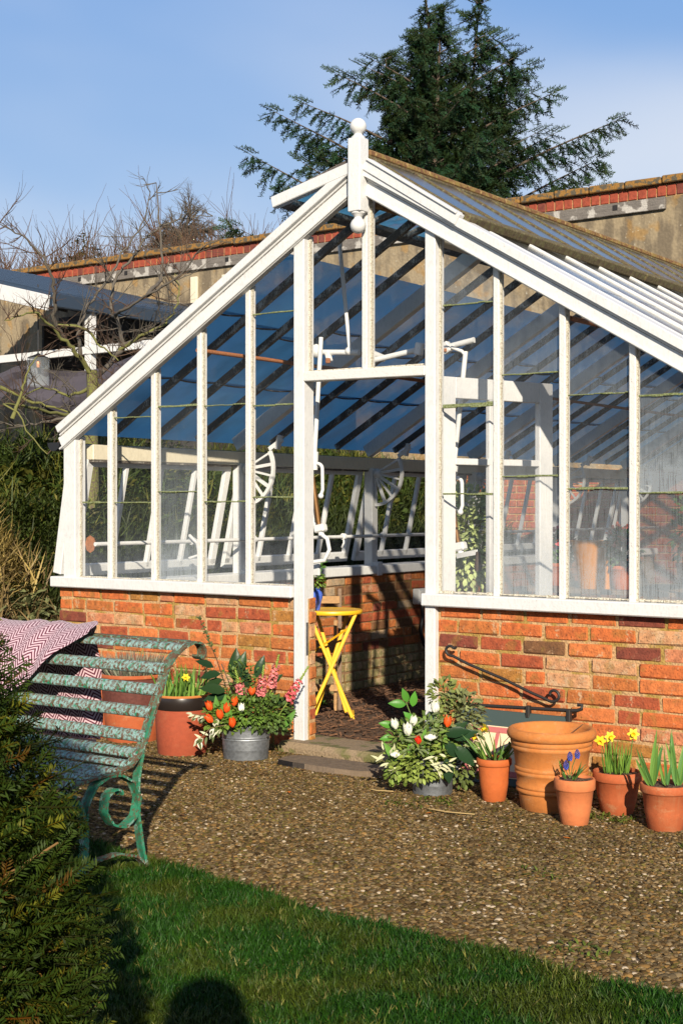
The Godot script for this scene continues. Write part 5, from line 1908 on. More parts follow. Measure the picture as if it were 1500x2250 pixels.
func left_tub():
	var g := thing("flower_tub", "oval galvanised tub of orange tulips, pink snapdragons and dark laurel leaves left of the doorway", "flower tub", Vector3(-0.461, 0, 0.401), "galvanised tubs of cut flowers")
	g.rotation.y = 0.62
	tub(g, 0.135, 0.095, 0.185)
	var m := MB.new()
	m.tint = true
	clump(m, Vector3(0.03, 0.25, 0.02), Vector3(0.22, 0.09, 0.14), 1100, 0.034, 0.019, Color(0.095, 0.165, 0.026))
	clump(m, Vector3(0.13, 0.24, 0.06), Vector3(0.13, 0.10, 0.10), 520, 0.03, 0.017, Color(0.070, 0.115, 0.028))
	clump(m, Vector3(-0.11, 0.22, 0.07), Vector3(0.11, 0.07, 0.07), 300, 0.036, 0.019, Color(0.11, 0.17, 0.028))
	clump(m, Vector3(-0.02, 0.40, 0.0), Vector3(0.12, 0.12, 0.08), 260, 0.028, 0.015, Color(0.09, 0.14, 0.03))
	put("foliage", m, MT["leaf"], g, "stuff")
	var f := Vector3(0, 0.17, 0.0)
	var orange := Color(0.80, 0.10, 0.012)
	for t in [[-0.175, 0.293, 0.10, -0.35], [-0.092, 0.285, 0.13, 0.1], [-0.118, 0.255, 0.15, -0.2], [-0.058, 0.312, 0.08, 0.2], [-0.162, 0.238, 0.15, -0.9], [-0.058, 0.214, 0.16, 0.0]]:
		tulip(g, "tulip", f, Vector3(t[0], t[1] - 0.02, t[2]), 1.05, orange, Vector3(t[3], 1, 0.35))
	tulip(g, "tulip", f, Vector3(0.036, 0.350, 0.09), 0.85, Color(0.82, 0.12, 0.02), Vector3(0.1, 1, 0.4), 0.25)
	tulip(g, "white_tulip", f, Vector3(-0.014, 0.268, 0.14), 0.95, Color(0.80, 0.79, 0.68))
	for b in [[-0.14, 0.30, 0.10, 0.1], [-0.11, 0.31, 0.12, 0.3], [-0.08, 0.27, 0.14, 0.2], [0.20, 0.25, 0.12, 0.9]]:
		big_leaf(g, Vector3(b[0], b[1] - 0.07, b[2] - 0.02), Vector3(b[3] - 0.2, 1, 0.2), Vector3(0, 0, 1), 0.12, 0.036, Color(0.08, 0.19, 0.03), 0.3, "leaf")
	var pink := Color(0.72, 0.22, 0.22)
	snapdragon(g, Vector3(0.0, 0.25, 0.02), Vector3(-0.055, 0.487, 0.04), 4, pink)
	snapdragon(g, Vector3(0.07, 0.22, 0.06), Vector3(0.098, 0.505, 0.06), 7, pink)
	snapdragon(g, Vector3(0.10, 0.26, 0.0), Vector3(0.176, 0.555, 0.02), 7, pink)
	snapdragon(g, Vector3(0.15, 0.20, 0.09), Vector3(0.334, 0.503, 0.10), 6, Color(0.78, 0.16, 0.18))
	# laurel leaves
	var dk := Color(0.016, 0.035, 0.014)
	for b in [[-0.17, 0.50, -0.02, -0.9, 0.45, 0.11], [-0.13, 0.47, 0.0, -1.0, -0.1, 0.12], [-0.12, 0.44, 0.0, -1, -0.35, 0.12], [-0.10, 0.38, 0.05, -1, 0.25, 0.15], [-0.09, 0.36, 0.03, -1, -0.1, 0.14], [-0.065, 0.43, -0.02, 0.1, 1.0, 0.18], [-0.055, 0.44, -0.01, 0.35, 1, 0.16], [0.02, 0.39, 0.0, -0.35, 1, 0.14], [0.055, 0.45, 0.02, 0.35, 1, 0.13], [0.13, 0.30, 0.0, 0.8, 0.3, 0.13], [0.15, 0.27, 0.05, 1, -0.1, 0.12], [0.12, 0.40, -0.03, 0.5, 0.5, 0.1]]:
		big_leaf(g, Vector3(b[0], b[1] - 0.02, b[2]), Vector3(b[3], b[4], 0.1), Vector3(0.2, 0.7, 0.8), b[5], b[5] * 0.42, dk * rr(0.8, 1.4), 0.4, "gloss", 0.05)
	m = MB.new()
	m.tint = true
	m.col = Color(0.09, 0.07, 0.05)
	for p in [[Vector3(-0.04, 0.2, 0.0), Vector3(-0.09, 0.4, -0.02), Vector3(-0.13, 0.5, -0.02)], [Vector3(0.0, 0.2, 0.0), Vector3(-0.03, 0.35, -0.02), Vector3(-0.055, 0.46, -0.02)], [Vector3(0.02, 0.2, 0.0), Vector3(0.04, 0.36, 0.0), Vector3(0.055, 0.46, 0.02)]]:
		m.tube(p, 0.003, 5, false)
	put("stems", m, MT["painted"], g)
	# a budding twig that stands up at the back
	m = MB.new()
	m.tint = true
	m.col = Color(0.07, 0.045, 0.03)
	var tw := [Vector3(-0.10, 0.36, -0.01), Vector3(-0.155, 0.53, 0.0), Vector3(-0.19, 0.61, 0.0), Vector3(-0.215, 0.68, 0.01), Vector3(-0.25, 0.752, 0.01)]
	m.tube(tw, [0.003, 0.0025, 0.002, 0.0015, 0.001], 5, false)
	for k in 46:
		var s := rr(0.35, 1.0) * 4.0
		var p: Vector3 = tw[mini(int(s), 3)].lerp(tw[mini(int(s) + 1, 4)], s - int(s))
		m.col = Color(0.05, 0.07, 0.02) * rr(0.6, 1.6)
		m.leaf(p, Vector3(rr(-1, 1), rr(-0.2, 1), rr(-0.6, 1)), Vector3(0, 0.4, 1), rr(0.012, 0.024), 0.009, 0.6, 3)
	put("budding_twig", m, MT["leaf"], g)
	# pale variegated sprig hanging at the left
	m = MB.new()
	m.tint = true
	m.col = Color(0.16, 0.12, 0.06)
	m.tube([Vector3(-0.06, 0.22, 0.10), Vector3(-0.16, 0.24, 0.14), Vector3(-0.27, 0.26, 0.15)], 0.0022, 5, false)
	m.tube([Vector3(-0.08, 0.2, 0.12), Vector3(-0.17, 0.19, 0.16), Vector3(-0.24, 0.12, 0.18)], 0.0022, 5, false)
	for k in 44:
		var f2 := rr(0.2, 1.0)
		var up := k % 2 == 0
		var p := Vector3(lerpf(-0.06, -0.27, f2), lerpf(0.22, 0.26, f2), lerpf(0.10, 0.15, f2)) if up else Vector3(lerpf(-0.08, -0.24, f2), lerpf(0.2, 0.12, f2), lerpf(0.12, 0.18, f2))
		var d := Vector3(rr(-1, 0.2), rr(-1.0, 0.5), rr(-0.2, 0.8))
		m.col = Color(0.42, 0.42, 0.28) if R.randf() < 0.5 else Color(0.09, 0.11, 0.04)
		m.leaf(p, d, Vector3(0, 0.5, 1), rr(0.035, 0.055), 0.014, 0.5, 4)
		if R.randf() < 0.10:
			m.col = Color(0.75, 0.72, 0.6)
			m.leaf(p, d, Vector3(0, 0.5, 1), 0.05, 0.026, 0.8, 5)
	put("variegated_sprig", m, MT["leaf"], g)

func right_tub():
	var g := thing("flower_tub", "small galvanised tub of white tulips and ranunculus with sage foliage right of the doorway", "flower tub", Vector3(0.816, 0, 0.591), "galvanised tubs of cut flowers")
	g.rotation.y = 0.62
	tub(g, 0.105, 0.085, 0.16)
	var m := MB.new()
	m.tint = true
	clump(m, Vector3(-0.06, 0.17, 0.08), Vector3(0.15, 0.10, 0.09), 420, 0.036, 0.021, Color(0.19, 0.24, 0.05))
	clump(m, Vector3(-0.14, 0.14, 0.06), Vector3(0.08, 0.09, 0.07), 200, 0.03, 0.018, Color(0.17, 0.24, 0.045))
	clump(m, Vector3(-0.04, 0.25, 0.02), Vector3(0.17, 0.12, 0.12), 700, 0.034, 0.018, Color(0.11, 0.165, 0.035))
	clump(m, Vector3(0.13, 0.34, -0.02), Vector3(0.11, 0.14, 0.08), 380, 0.042, 0.024, Color(0.165, 0.185, 0.075))
	clump(m, Vector3(0.06, 0.44, -0.04), Vector3(0.07, 0.09, 0.05), 150, 0.038, 0.021, Color(0.16, 0.19, 0.05))
	clump(m, Vector3(0.13, 0.13, 0.0), Vector3(0.08, 0.10, 0.07), 220, 0.034, 0.02, Color(0.10, 0.13, 0.035))
	put("foliage", m, MT["leaf"], g, "stuff")
	m = MB.new()
	m.tint = true
	for k in 70:
		m.col = Color(0.44, 0.44, 0.27) if k % 2 else Color(0.12, 0.15, 0.06)
		var c: Vector3 = [Vector3(-0.10, 0.26, 0.12), Vector3(0.03, 0.16, 0.16), Vector3(-0.02, 0.33, 0.08), Vector3(-0.2, 0.18, 0.1)][k % 4]
		m.leaf(c + Vector3(rr(-0.05, 0.05), rr(-0.05, 0.05), rr(-0.02, 0.02)), Vector3(rr(-1, 1), rr(-0.7, 0.9), rr(-0.1, 0.8)), Vector3(0, 0.6, 1), rr(0.035, 0.06), 0.012, 0.5, 4)
	put("variegated_sprig", m, MT["leaf"], g)
	var f := Vector3(0, 0.14, 0.0)
	var wh := Color(0.80, 0.79, 0.70)
	for t in [[0.008, 0.385, 0.05, 0.0, 1.15], [-0.173, 0.315, 0.08, -0.25, 1.0], [-0.116, 0.29, 0.11, -0.15, 1.2], [-0.097, 0.325, 0.06, 0.2, 1.0]]:
		tulip(g, "white_tulip", f, Vector3(t[0], t[1], t[2]), t[4], wh, Vector3(t[3], 1, 0.25))
	tulip(g, "red_tulip", f, Vector3(-0.068, 0.255, 0.13), 0.85, Color(0.74, 0.035, 0.012), Vector3(-0.35, 1, 0.5))
	tulip(g, "orange_tulip", f, Vector3(0.061, 0.325, 0.09), 1.0, Color(0.80, 0.10, 0.012), Vector3(0.05, 1, 0.1))
	ranunculus(g, f, Vector3(-0.02, 0.278, 0.14), 1.15)
	ranunculus(g, f, Vector3(-0.178, 0.198, 0.13), 0.98)
	for b in [[-0.06, 0.27, 0.1, 0.2], [0.06, 0.24, 0.1, -0.1], [-0.17, 0.22, 0.09, -0.7], [-0.11, 0.24, 0.1, 0.1]]:
		big_leaf(g, Vector3(b[0], b[1] - 0.05, b[2]), Vector3(b[3], 1, 0.3), Vector3(0, 0, 1), 0.11, 0.034, Color(0.10, 0.22, 0.035), 0.3, "leaf")
	# bright laurel sprig at the left
	var br := Color(0.055, 0.17, 0.022)
	for b in [[-0.125, 0.42, -1.0, 0.12, 0.085], [-0.118, 0.43, -0.35, 1.0, 0.072], [-0.095, 0.41, 0.15, 1.0, 0.075], [-0.085, 0.335, -0.7, 0.75, 0.075], [-0.18, 0.32, -1.0, 0.25, 0.075], [-0.18, 0.27, -0.9, -0.1, 0.07]]:
		big_leaf(g, Vector3(b[0], b[1], 0.03), Vector3(b[2], b[3], 0.2), Vector3(0, 0.4, 1), b[4], b[4] * 0.48, br * rr(0.8, 1.2), 0.3, "gloss")
	# dark laurel at the right
	var dk := Color(0.018, 0.040, 0.017)
	for b in [[0.05, 0.29, 0.10, 1.0, 0.25, 0.12], [0.09, 0.27, 0.10, 1.0, 0.4, 0.12], [0.05, 0.27, 0.12, 0.55, -0.8, 0.11], [0.09, 0.24, 0.12, 0.7, -0.6, 0.13], [0.13, 0.23, 0.09, 0.8, -0.5, 0.11], [0.055, 0.19, 0.13, 0.1, -1, 0.12], [0.07, 0.28, 0.06, 0.8, 0.7, 0.11]]:
		big_leaf(g, Vector3(b[0], b[1], b[2]), Vector3(b[3], b[4], 0.15), Vector3(-0.1, 0.6, 0.9), b[5], b[5] * 0.46, dk * rr(0.8, 1.3), 0.35, "gloss", 0.04)
	m = MB.new()
	m.tint = true
	m.col = Color(0.12, 0.18, 0.04)
	m.tube([Vector3(-0.04, 0.2, 0.02), Vector3(-0.085, 0.33, 0.03), Vector3(-0.125, 0.43, 0.03)], 0.0026, 5, false)
	put("stems", m, MT["painted"], g)

# ------------------------------------------------------------------ pots
func pot(g: Node, rim: float, base: float, h: float, lip: float, m: String, soil := 0.02, segs := 36, called := "pot"):
	var q := MB.new()
	var wl := rim * 0.93
	q.lathe([Vector2(0.001, 0.0), Vector2(base - 0.004, 0.0), Vector2(base, 0.004), Vector2(lerpf(base, wl, 0.5) + 0.001, (h - lip) * 0.5), Vector2(wl - 0.002, h - lip - 0.002), Vector2(wl + 0.001, h - lip), Vector2(rim - 0.002, h - lip + 0.003), Vector2(rim, h - lip + 0.006), Vector2(rim, h - 0.006), Vector2(rim - 0.003, h), Vector2(rim - 0.010, h), Vector2(rim - 0.014, h - 0.006), Vector2(wl - 0.016, h - lip), Vector2(base * 0.9, 0.03)], segs, Vector3.ZERO, 1, 1, Basis.IDENTITY, 0.004)
	put(called, q, MT[m], g)
	q = MB.new()
	var r := wl - 0.012
	for k in 24:
		var a := TAU * k / 24
		var b := TAU * (k + 1) / 24
		for j in 3:
			var r0 := r * j / 3.0
			var r1 := r * (j + 1) / 3.0
			var y := h - soil
			q.quad(Vector3(cos(a) * r0, y + 0.006 * sin(a * 3 + j), sin(a) * r0), Vector3(cos(b) * r0, y + 0.006 * sin(b * 3 + j), sin(b) * r0), Vector3(cos(b) * r1, y + 0.006 * sin(b * 3 + j + 1), sin(b) * r1), Vector3(cos(a) * r1, y + 0.006 * sin(a * 3 + j + 1), sin(a) * r1), Vector3.UP)
	put("soil", q, MT["soil"], g)

func pots():
	var gr := "terracotta pots along the wall"
	# pot with a dark glazed band and daffodils, behind the bench end
	var g := thing("banded_pot", "red clay pot with a dark glazed band holding daffodil leaves beside the left flower tub", "plant pot", Vector3(-0.854, 0, 0.465))
	var q := MB.new()
	q.lathe([Vector2(0.001, 0), Vector2(0.128, 0), Vector2(0.132, 0.006), Vector2(0.142, 0.15), Vector2(0.146, 0.245)], 40)
	put("pot", q, MT["clay_red"], g)
	q = MB.new()
	q.lathe([Vector2(0.146, 0.245), Vector2(0.150, 0.25), Vector2(0.154, 0.315), Vector2(0.150, 0.322), Vector2(0.140, 0.318), Vector2(0.136, 0.24)], 40)
	put("glazed_band", q, MT["black_glaze"], g)
	q = MB.new()
	q.lathe([Vector2(0.1545, 0.314), Vector2(0.156, 0.320), Vector2(0.150, 0.326), Vector2(0.142, 0.322)], 40)
	put("rim", q, MT["clay_ochre"], g)
	q = MB.new()
	q.lathe([Vector2(0.14, 0.27), Vector2(0.001, 0.285)], 24)
	put("soil", q, MT["soil"], g)
	var m := MB.new()
	m.tint = true
	for k in 95:
		var a := rr(0, TAU)
		var r := sqrt(R.randf()) * 0.12
		blade(m, Vector3(cos(a) * r, 0.27, sin(a) * r), Vector3(rr(-0.3, 0.3), 1, rr(-0.3, 0.3)), rr(0.12, 0.25), rr(0.010, 0.016), rr(0.1, 0.8), Color(0.06, 0.15, 0.03).lerp(Color(0.16, 0.26, 0.04), R.randf()))
	put("leaves", m, MT["leaf"], g)
	daffodil(g, Vector3(0.07, 0.28, 0.05), Vector3(0.10, 0.425, 0.08), Vector3(0.5, -0.1, 0.8), 0.9)
	# big half glazed pot of lavender, with two ochre pots by it
	g = thing("lavender_pot", "wide pot glazed maroon above and bare ochre below, holding dry lavender behind the bench", "plant pot", Vector3(-1.375, 0, 0.30))
	q = MB.new()
	q.lathe([Vector2(0.001, 0), Vector2(0.148, 0), Vector2(0.152, 0.006), Vector2(0.168, 0.17)], 40)
	put("pot", q, MT["clay_aged"], g)
	q = MB.new()
	q.lathe([Vector2(0.168, 0.17), Vector2(0.172, 0.18), Vector2(0.184, 0.35), Vector2(0.186, 0.36)], 40)
	for s in [0.9, 2.2]:
		var pts := []
		for k in 9:
			var f := k / 8.0
			pts.append(Vector3(cos(s + f * 0.4) * 0.185, 0.315 + 0.018 * sin(f * PI), sin(s + f * 0.4) * 0.185))
		q.tube(pts, 0.005, 5)
	put("glazed_body", q, MT["maroon_glaze"], g)
	q = MB.new()
	q.lathe([Vector2(0.186, 0.36), Vector2(0.197, 0.367), Vector2(0.198, 0.378), Vector2(0.188, 0.385), Vector2(0.178, 0.375), Vector2(0.17, 0.3)], 40)
	put("rim", q, MT["clay_aged"], g)
	q = MB.new()
	q.lathe([Vector2(0.175, 0.34), Vector2(0.001, 0.355)], 24)
	put("soil", q, MT["soil"], g)
	m = MB.new()
	m.tint = true
	for k in 1500:
		var a := rr(0, TAU)
		var r := sqrt(R.randf()) * 0.15
		var c := Color(0.20, 0.21, 0.15) * rr(0.5, 1.3) if R.randf() < 0.7 else Color(0.12, 0.08, 0.07) * rr(0.6, 1.2)
		blade(m, Vector3(cos(a) * r, 0.345, sin(a) * r), Vector3(cos(a) * r * 4.0 + rr(-0.35, 0.35), 1, sin(a) * r * 4.0 + rr(-0.35, 0.35)), rr(0.07, 0.18), 0.006, rr(-0.2, 0.5), c)
	put("lavender", m, MT["leaf"], g, "stuff")
	g = thing("ochre_pot", "small ochre clay pot left of the lavender pot, behind the blanket", "plant pot", Vector3(-1.62, 0, 0.38), gr)
	pot(g, 0.125, 0.085, 0.26, 0.03, "clay_aged", 0.03)
	g = thing("ochre_pot", "ochre clay pot between the lavender pot and the dark banded pot", "plant pot", Vector3(-1.13, 0, 0.22), gr)
	pot(g, 0.13, 0.09, 0.27, 0.03, "clay_aged", 0.03)
	# along the wall right of the doorway
	g = thing("daffodil_pot", "small plain terracotta pot with a nodding daffodil left of the big ribbed pot", "plant pot", Vector3(1.122, 0, 0.557), gr)
	pot(g, 0.080, 0.053, 0.195, 0.032, "clay_orange", 0.008)
	m = MB.new()
	m.tint = true
	for k in 34:
		var a := rr(0, TAU)
		var r := sqrt(R.randf()) * 0.05
		blade(m, Vector3(cos(a) * r, 0.18, sin(a) * r), Vector3(cos(a) * 0.8 + rr(-0.2, 0.2), 1, sin(a) * 0.8), rr(0.09, 0.17), rr(0.007, 0.011), rr(0.3, 1.2), Color(0.05, 0.12, 0.025).lerp(Color(0.15, 0.24, 0.04), R.randf()))
	put("leaves", m, MT["leaf"], g)
	daffodil(g, Vector3(0.01, 0.18, 0), Vector3(-0.015, 0.335, 0.05), Vector3(-0.5, -0.3, 0.8), 0.95)
	daffodil(g, Vector3(-0.01, 0.18, 0), Vector3(-0.075, 0.285, 0.03), Vector3(-0.6, -0.4, 0.7), 0.9)
	m = MB.new()
	m.tint = true
	m.col = Color(0.07, 0.05, 0.035)
	m.tube([Vector3(0.02, 0.18, 0), Vector3(0.05, 0.27, 0), Vector3(0.115, 0.335, 0.0)], 0.0016, 5, false)
	for k in 24:
		var f := rr(0.3, 1.0)
		m.col = Color(0.035, 0.045, 0.02)
		m.leaf(Vector3(0.02, 0.18, 0).lerp(Vector3(0.115, 0.335, 0), f) + Vector3(0.01, 0, 0), Vector3(rr(-1, 1), rr(-0.4, 1), rr(-0.4, 1)), Vector3(0, 0.4, 1), 0.014, 0.008, 0.4, 3)
	put("dark_sprig", m, MT["leaf"], g)
	g = thing("ribbed_pot", "large empty terracotta pot with rolled rim and raised ribs", "plant pot", Vector3(1.408, 0, 0.55))
	q = MB.new()
	q.lathe([Vector2(0.001, 0.0), Vector2(0.128, 0.0), Vector2(0.136, 0.006), Vector2(0.145, 0.075), Vector2(0.153, 0.080), Vector2(0.156, 0.088), Vector2(0.153, 0.096), Vector2(0.150, 0.098), Vector2(0.155, 0.103), Vector2(0.156, 0.110), Vector2(0.152, 0.116), Vector2(0.1545, 0.155), Vector2(0.161, 0.160), Vector2(0.163, 0.168), Vector2(0.159, 0.175), Vector2(0.163, 0.181), Vector2(0.163, 0.189), Vector2(0.158, 0.194), Vector2(0.168, 0.265), Vector2(0.176, 0.270), Vector2(0.178, 0.280), Vector2(0.174, 0.287), Vector2(0.179, 0.292), Vector2(0.181, 0.302), Vector2(0.177, 0.310), Vector2(0.186, 0.314), Vector2(0.194, 0.324), Vector2(0.196, 0.338), Vector2(0.191, 0.352), Vector2(0.180, 0.360), Vector2(0.168, 0.358), Vector2(0.160, 0.345), Vector2(0.150, 0.20), Vector2(0.14, 0.12)], 56, Vector3.ZERO, 1, 1, Basis.IDENTITY, 0.003)
	q.lathe([Vector2(0.146, 0.20), Vector2(0.001, 0.20)], 40)
	put("pot", q, MT["clay_ochre"], g)
	q = MB.new()
	q.tube([Vector3(-0.10, 0.21, 0.02), Vector3(0.0, 0.28, -0.05), Vector3(0.09, 0.365, -0.13)], 0.0016, 4)
	put("dead_stalk", q, MT["twig"], g)
	g = thing("muscari_pot", "pale new terracotta pot of blue grape hyacinths standing foremost in the row", "plant pot", Vector3(1.629, 0, 0.772), gr)
	pot(g, 0.086, 0.057, 0.195, 0.048, "clay_fresh", 0.006, 44)
	m = MB.new()
	m.tint = true
	for k in 16:
		var a := rr(0, TAU)
		blade(m, Vector3(-0.02 + cos(a) * 0.02, 0.185, sin(a) * 0.02), Vector3(cos(a) * 0.7, 1, sin(a) * 0.7), rr(0.05, 0.095), rr(0.007, 0.010), rr(0.3, 1.0), Color(0.035, 0.085, 0.025).lerp(Color(0.09, 0.17, 0.035), R.randf()))
	put("leaves", m, MT["leaf"], g)
	for t in [[-0.022, 0.285, 0.0], [0.012, 0.298, 0.0], [-0.030, 0.250, 0.02]]:
		m = MB.new()
		m.tint = true
		stem(m, Vector3(-0.02, 0.185, 0), Vector3(t[0], t[1], t[2]), 0.002, Color(0.10, 0.16, 0.05))
		for k in 44:
			var f := k / 44.0
			var a := 2.4 * k
			var r := 0.0095 * sin(PI * (0.18 + 0.75 * f))
			m.col = Color(0.045, 0.085, 0.46).lerp(Color(0.06, 0.05, 0.16), f) * rr(0.8, 1.25)
			m.ball(Vector3(t[0] + cos(a) * r, t[1] - 0.018 + 0.036 * f, t[2] + sin(a) * r), 0.0034 * (1.0 - 0.4 * f), 1.2, 5, 4)
		put("grape_hyacinth", m, MT["petal"], g)
	g = thing("daffodil_pot", "chipped aged terracotta pot full of yellow daffodils against the wall", "plant pot", Vector3(1.685, 0, 0.47), gr)
	pot(g, 0.106, 0.068, 0.185, 0.042, "clay_aged", 0.012)
	m = MB.new()
	m.tint = true
	for k in 70:
		var a := rr(0, TAU)
		var r := sqrt(R.randf()) * 0.055
		blade(m, Vector3(cos(a) * r, 0.165, sin(a) * r), Vector3(cos(a) * r * 3.0, 1, sin(a) * r * 3.0), rr(0.10, 0.18), rr(0.006, 0.009), rr(-0.1, 0.4), Color(0.06, 0.15, 0.025).lerp(Color(0.16, 0.27, 0.04), R.randf()))
	put("leaves", m, MT["leaf"], g)
	daffodil(g, Vector3(-0.03, 0.17, 0), Vector3(-0.055, 0.318, 0.055), Vector3(0.3, -0.2, 0.9), 1.05)
	daffodil(g, Vector3(-0.01, 0.17, 0), Vector3(-0.015, 0.338, 0.045), Vector3(0.7, 0.0, 0.7), 1.0)
	daffodil(g, Vector3(0.03, 0.17, 0), Vector3(0.070, 0.350, -0.01), Vector3(0.4, 0.05, 0.9), 1.05)
	g = thing("tulip_pot", "worn terracotta pot of upright tulip leaves at the right edge of the picture", "plant pot", Vector3(1.975, 0, 0.636), gr)
	pot(g, 0.104, 0.072, 0.19, 0.036, "clay_aged", 0.010)
	m = MB.new()
	m.tint = true
	for t in [[-0.055, 0.20, -0.42, 0.02], [-0.052, 0.235, 0.08, 0.024], [-0.05, 0.21, 0.2, 0.02], [0.0, 0.15, -0.25, 0.013], [0.005, 0.11, 0.15, 0.013], [0.01, 0.17, -0.1, 0.01], [0.045, 0.26, -0.12, 0.024], [0.05, 0.20, 0.15, 0.022], [0.052, 0.21, 0.3, 0.02], [0.06, 0.16, 0.4, 0.016], [-0.062, 0.17, -0.5, 0.016], [0.055, 0.22, -0.25, 0.02]]:
		for k in 2:
			m.col = Color(0.055, 0.155, 0.045).lerp(Color(0.14, 0.25, 0.045), rr(0, 1))
			m.leaf(Vector3(t[0] * 0.81 + rr(-0.006, 0.006), 0.175, t[0] * -0.58), Vector3(t[2] * 0.81 + rr(-0.06, 0.06), 1, -t[2] * 0.58), Vector3(rr(-0.3, 0.3), 0.1, 1), t[1] * rr(0.75, 1.05), t[3], rr(0.0, 0.35), 7, 0.45, 0.35)
	put("leaves", m, MT["leaf"], g)

func hanging_sign():
	# a wrought iron sign bracket taken down and leaned on the wall with its board
	var g := thing("sign_bracket", "black wrought iron bracket with curled ends leaning on the brick wall above the pots", "bracket", Vector3(0, 0, 0.06))
	var q := MB.new()
	var p := [Vector3(0.625, 0.628, 0.0)]
	for k in 11:
		var a := 0.4 + 4.6 * k / 10.0
		p.append(Vector3(0.595 + cos(a) * lerpf(0.018, 0.038, k / 10.0), 0.612 + sin(a) * lerpf(0.014, 0.032, k / 10.0), 0))
	p.append(Vector3(0.70, 0.545, 0.0))
	p.append(Vector3(0.90, 0.485, 0.0))
	p.append(Vector3(1.05, 0.43, 0.0))
	p.append(Vector3(1.13, 0.405, 0.0))
	for k in 10:
		var a := -1.9 + 5.2 * k / 9.0
		p.append(Vector3(1.165 + cos(a) * lerpf(0.042, 0.016, k / 9.0), 0.43 + sin(a) * lerpf(0.036, 0.014, k / 9.0), 0))
	q.tube(smooth_path(p, 3), 0.0075, 7)
	put("scroll_bar", q, MT["iron"], g)
	var s := thing("hanging_sign", "dark green sign board with a cream and red panel leaning behind the terracotta pots", "sign", Vector3(0, 0, 0))
	q = MB.new()
	q.tube(smooth_path([Vector3(0.66, 0.345, 0.10), Vector3(0.80, 0.352, 0.10), Vector3(1.10, 0.362, 0.10), Vector3(1.29, 0.368, 0.10), Vector3(1.33, 0.374, 0.10), Vector3(1.345, 0.392, 0.10), Vector3(1.33, 0.405, 0.10), Vector3(1.315, 0.398, 0.10)], 4), 0.009, 8)
	put("rod", q, MT["iron"], s)
	for x in [1.06, 1.275]:
		q = MB.new()
		q.box(Vector3(x, 0.345, 0.112), Vector3(0.022, 0.06, 0.03), Basis.IDENTITY, 0.004)
		q.box(Vector3(x, 0.30, 0.12), Vector3(0.02, 0.10, 0.008), Basis.IDENTITY, 0.002)
		put("strap_hinge", q, MT["iron"], s)
	var tilt := Basis(Vector3(1, 0, 0), -0.46)
	q = MB.new()
	q.box(Vector3(0.985, 0.17, 0.185), Vector3(0.60, 0.37, 0.022), tilt, 0.004)
	put("board", q, MT["sign_green"], s)
	q = MB.new()
	q.box(Vector3(0.985, 0.155, 0.205), Vector3(0.46, 0.25, 0.004), tilt, 0.001)
	put("cream_panel", q, MT["sign_cream"], s)
	q = MB.new()
	for e in [[-0.20, 0.0, 0.03, 0.25], [0.20, 0.0, 0.03, 0.25], [0.0, 0.105, 0.40, 0.028], [0.0, -0.105, 0.40, 0.028], [-0.06, 0.02, 0.02, 0.14], [0.07, 0.03, 0.02, 0.12]]:
		q.box(Vector3(0.985, 0.155, 0.205) + tilt * Vector3(e[0], e[1], 0.003), Vector3(e[2], e[3], 0.004), tilt, 0.001)
	put("red_border", q, MT["sign_red"], s)

